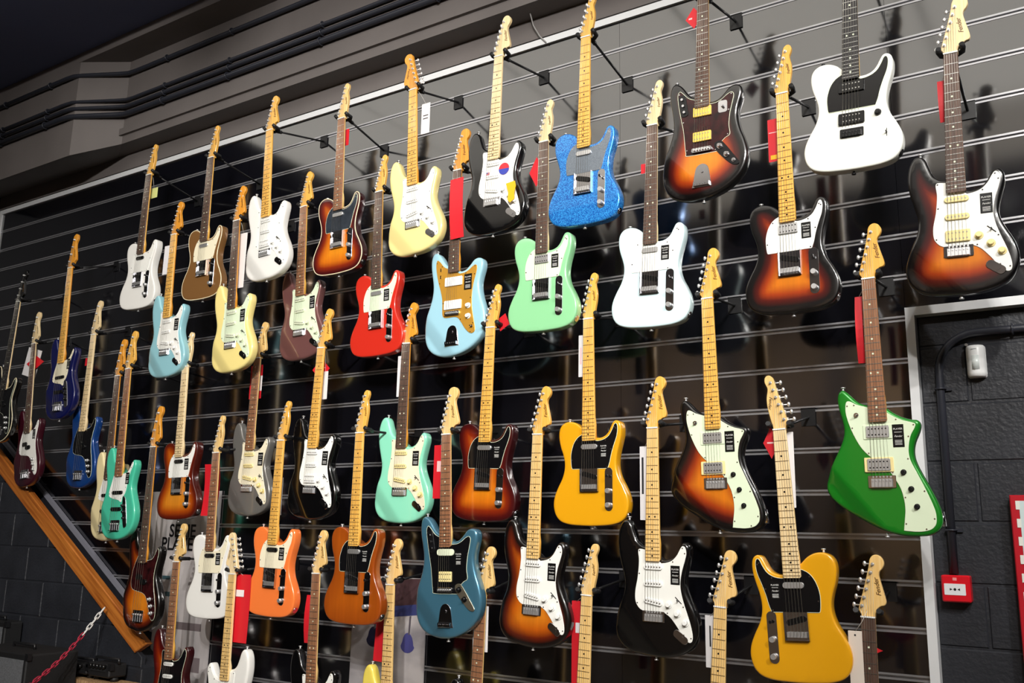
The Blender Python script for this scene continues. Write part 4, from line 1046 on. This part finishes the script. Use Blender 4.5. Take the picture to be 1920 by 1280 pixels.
# motion sensor
c = P(1829, 676, 0); t = empty('motion_sensor', (c.x, yb, c.z)); tag(t, 'white rounded motion sensor on the black block wall', 'sensor')
SW = mat('sensor_white', (246, 248, 248), rough=.35)
def loft(sections):
    m = MB(); n = len(sections[0]); v = [p for s_ in sections for p in s_]
    f = [(k*n+i, k*n+(i+1) % n, (k+1)*n+(i+1) % n, (k+1)*n+i) for k in range(len(sections)-1) for i in range(n)]
    f += [tuple(range(n)), tuple((len(sections)-1)*n+i for i in range(n))[::-1]]
    return m.add(v, f, True)
def dsec(wd, dp, z): return [(wd*math.cos(a), -dp*max(0, math.sin(a))**.8+(0 if math.sin(a) >= 0 else .0), z) for a in [i*math.pi/12 for i in range(13)]]+[(-wd, .0, z), (wd, 0, z)]
loft([dsec(.030*q, .040*q2, z) for q, q2, z in ((.86, .80, .054), (.97, .94, .050), (1, 1, .042), (1, 1.0, -.040), (.96, .93, -.050), (.80, .75, -.055))]).obj('housing', SW, t)
loft([dsec(.022, .0425, z) for z in (.018, -.030)]).obj('lens', mat('sensor_lens', (232, 240, 238), rough=.25), t)
MB().box(-.010, .006, -.040, -.036, .038, .040).obj('slot', mat('sensor_slot', (150, 156, 160)), t)
MB().tube([(-.026, 0, .060), (-.026, -.014, .060)], .005, 10).obj('bracket', mat('sensor_bracket', (120, 116, 112), rough=.5), t)
# fire call point
a, b = P(1765, 1077, 0), P(1823, 1130, 0); c = (a+b)/2; wd, hh = b.x-a.x, a.z-b.z
t = empty('fire_call_point', (c.x, yb, c.z)); tag(t, 'red square fire alarm call point on the black wall', 'alarm')
CR = mat('alarm_red', (214, 22, 36), rough=.3)
MB().prism(rrect(0, 0, wd, hh, .006), -.045, 0, .004).obj('case', CR, t)
pl = MB().prism(rrect(-.003, -.002, wd*.74, hh*.42, .002), -.0462, -.044).obj('press_plate', mat('alarm_white', (232, 234, 236), rough=.35), t)
IN = mat('alarm_ink', (16, 16, 18))
MB().cyl((-.003, -.0468, -.002), .0042, .0008, 'y').prism([(-.010, -.002), (-.018, .002), (-.018, -.006)], -.0468, -.046).prism([(.004, -.002), (.012, .002), (.012, -.006)], -.0468, -.046).obj('arrow_symbol', IN, pl)
MB().prism(rrect(-.002, hh*.36, .012, .009, .001), -.0456, -.044).obj('emblem', mat('alarm_pale', (238, 150, 150), rough=.4), t)
# red bordered notice at the right edge
a = P(1892, 928, .015); t = empty('notice_board', (a.x+.3, yb, a.z-.6)); tag(t, 'white notice with red notched border at the right edge of the photo', 'sign')
X0, Z1, X1, Zb = a.x, a.z, a.x+.6, a.z-.66
rel(MB().prism([(X0, Zb), (X1, Zb), (X1, Z1), (X0, Z1)], -.018, yb, .003).obj('board', mat('notice_red', (186, 26, 40), rough=.35), t), t)
rel(MB().box(X0+.026, X1-.026, -.0196, -.0175, Zb+.026, Z1-.018).obj('sheet', mat('notice_white', (206, 222, 222), rough=.4), t), t)
nm = mat('notice_tab', (232, 232, 224), rough=.4)
for i in range(11):
    z = Z1-.030-.056*i
    rel(MB().box(X0+.016, X0+.028, -.0198, -.0176, z-.015, z+.012).obj('notch', nm, t), t)

# ------------------------------------------------------------------ chain and gear at the lower left
ch = empty('barrier_chain', P(195, 1140, .20)); tag(ch, 'red and white plastic barrier chain hooked to the timber rail', 'chain')
a, b = P(195, 1140, .205), P(20, 1308, .80); L_ = (b-a).length; nl = int(L_/.034)
me = MB().tube([(.0085*math.cos(q), 0, .021*math.sin(q)+(.006 if math.sin(q) > 0 else -.006)) for q in [i*math.pi/10 for i in range(20)]], .0034, 7, True).mesh('chain_link')
CW = mat('chain_white', (220, 218, 214), rough=.4); CRD = mat('chain_red', (164, 40, 62), rough=.4)
for i in range(nl):
    t0 = (i+.5)/nl; p = a.lerp(b, t0)+Vector((0, 0, -.05*math.sin(math.pi*t0)))
    p1 = a.lerp(b, t0+.01)+Vector((0, 0, -.05*math.sin(math.pi*(t0+.01))))
    o = ob('chain_link', me, CW if i < 5 else CRD, ch)
    qn = (p1-p).normalized().to_track_quat('Z', 'Y') @ Matrix.Rotation(math.pi/2*(i % 2)+.6, 3, 'Z').to_quaternion()
    o.rotation_mode = 'QUATERNION'; o.rotation_quaternion = qn; o.location = p-ch.location
GR = mat('grille_cloth', (104, 106, 110), rough=.8, vary=.5, vscale=220); TOL = mat('black_tolex', (16, 16, 18), rough=.6, bump=.3, bscale=400)
def amp(px, py, d, wd, hh, dp, label, grille=True, lights=None):
    c = P(px, py, d); t = empty('guitar_amplifier', (c.x-wd/2, -d+dp/2, c.z-hh)); tag(t, label, 'amplifier')
    MB().prism(rrect(0, hh/2, wd, hh, .012), -dp/2, dp/2, .006).obj('cabinet', TOL, t)
    if grille: MB().box(-wd/2+.025, wd/2-.025, -dp/2-.004, -dp/2+.003, .03, hh-.03).obj('grille', GR, t)
    else:
        MB().box(-wd/2+.03, wd/2-.03, -dp/2-.004, -dp/2+.003, .03, hh*.62).obj('grille', mat('grille_black', (12, 12, 14), rough=.8), t)
        for k in range(5): MB().cyl((-wd*.3+k*wd*.15, -dp/2-.018, hh*.80), .010, .018, 'y').obj('knob', PLASTIC['black'], t)
    for sx in (-1, 1):
        MB().box(sx*wd/2-.012, sx*wd/2+.012, -dp/2-.003, -dp/2+.02, hh-.03, hh+.003).obj('corner', BLKMET, t)
    MB().tube([(-.10, 0, hh), (-.10, 0, hh+.02), (.10, 0, hh+.02), (.10, 0, hh)], .008, 8).obj('handle', BLKMET, t)
    for sx in (-1, 1):
        MB().cyl((sx*wd*.38, 0, -.02), .02, .02, 'z').obj('foot', RUBBER, t)
    return t
top_z = {}
def stand(px0, px1, py, d, dp, label):
    a, b = P(px0, py, d), P(px1, py, d); t = empty('display_table', ((a.x+b.x)/2, -d+dp/2, 0)); tag(t, label, 'table')
    wd = b.x-a.x; h = (a.z+b.z)/2
    MB().box(-wd/2, wd/2, -dp/2, dp/2, h-.03, h).obj('table_top', wood('table_top', (206, 170, 124), (120, 86, 60), .5, .1), t)
    for sx in (-1, 1):
        for sy in (-1, 1): MB().box(sx*(wd/2-.04)-.02, sx*(wd/2-.04)+.02, sy*(dp/2-.04)-.02, sy*(dp/2-.04)+.02, 0, h-.03).obj('leg', BLKMET, t)
    return h
h_t = stand(58, 262, 1275, .30, .14, 'long narrow table with tan wooden top below the staircase wall')
for px, w_, lab in ((112, .235, 'small black amplifier on the tan table nearest the chain'), (163, .235, 'middle black amplifier on the tan table'), (206, .19, 'small black amplifier at the right end of the row on the tan table')):
    c = P(px, 1246, .27); hh = c.z-h_t-.021
    amp(px, 1246, .27, w_, hh, .10, lab, False)
amp(51, 1227, .60, .55, .5, .28, 'large grey-grilled amplifier cut off at the lower left corner', True)
amp(11, 1166, .26, .4, .5, .1, 'grey speaker cabinet at the far left edge behind the larger amplifier', True)
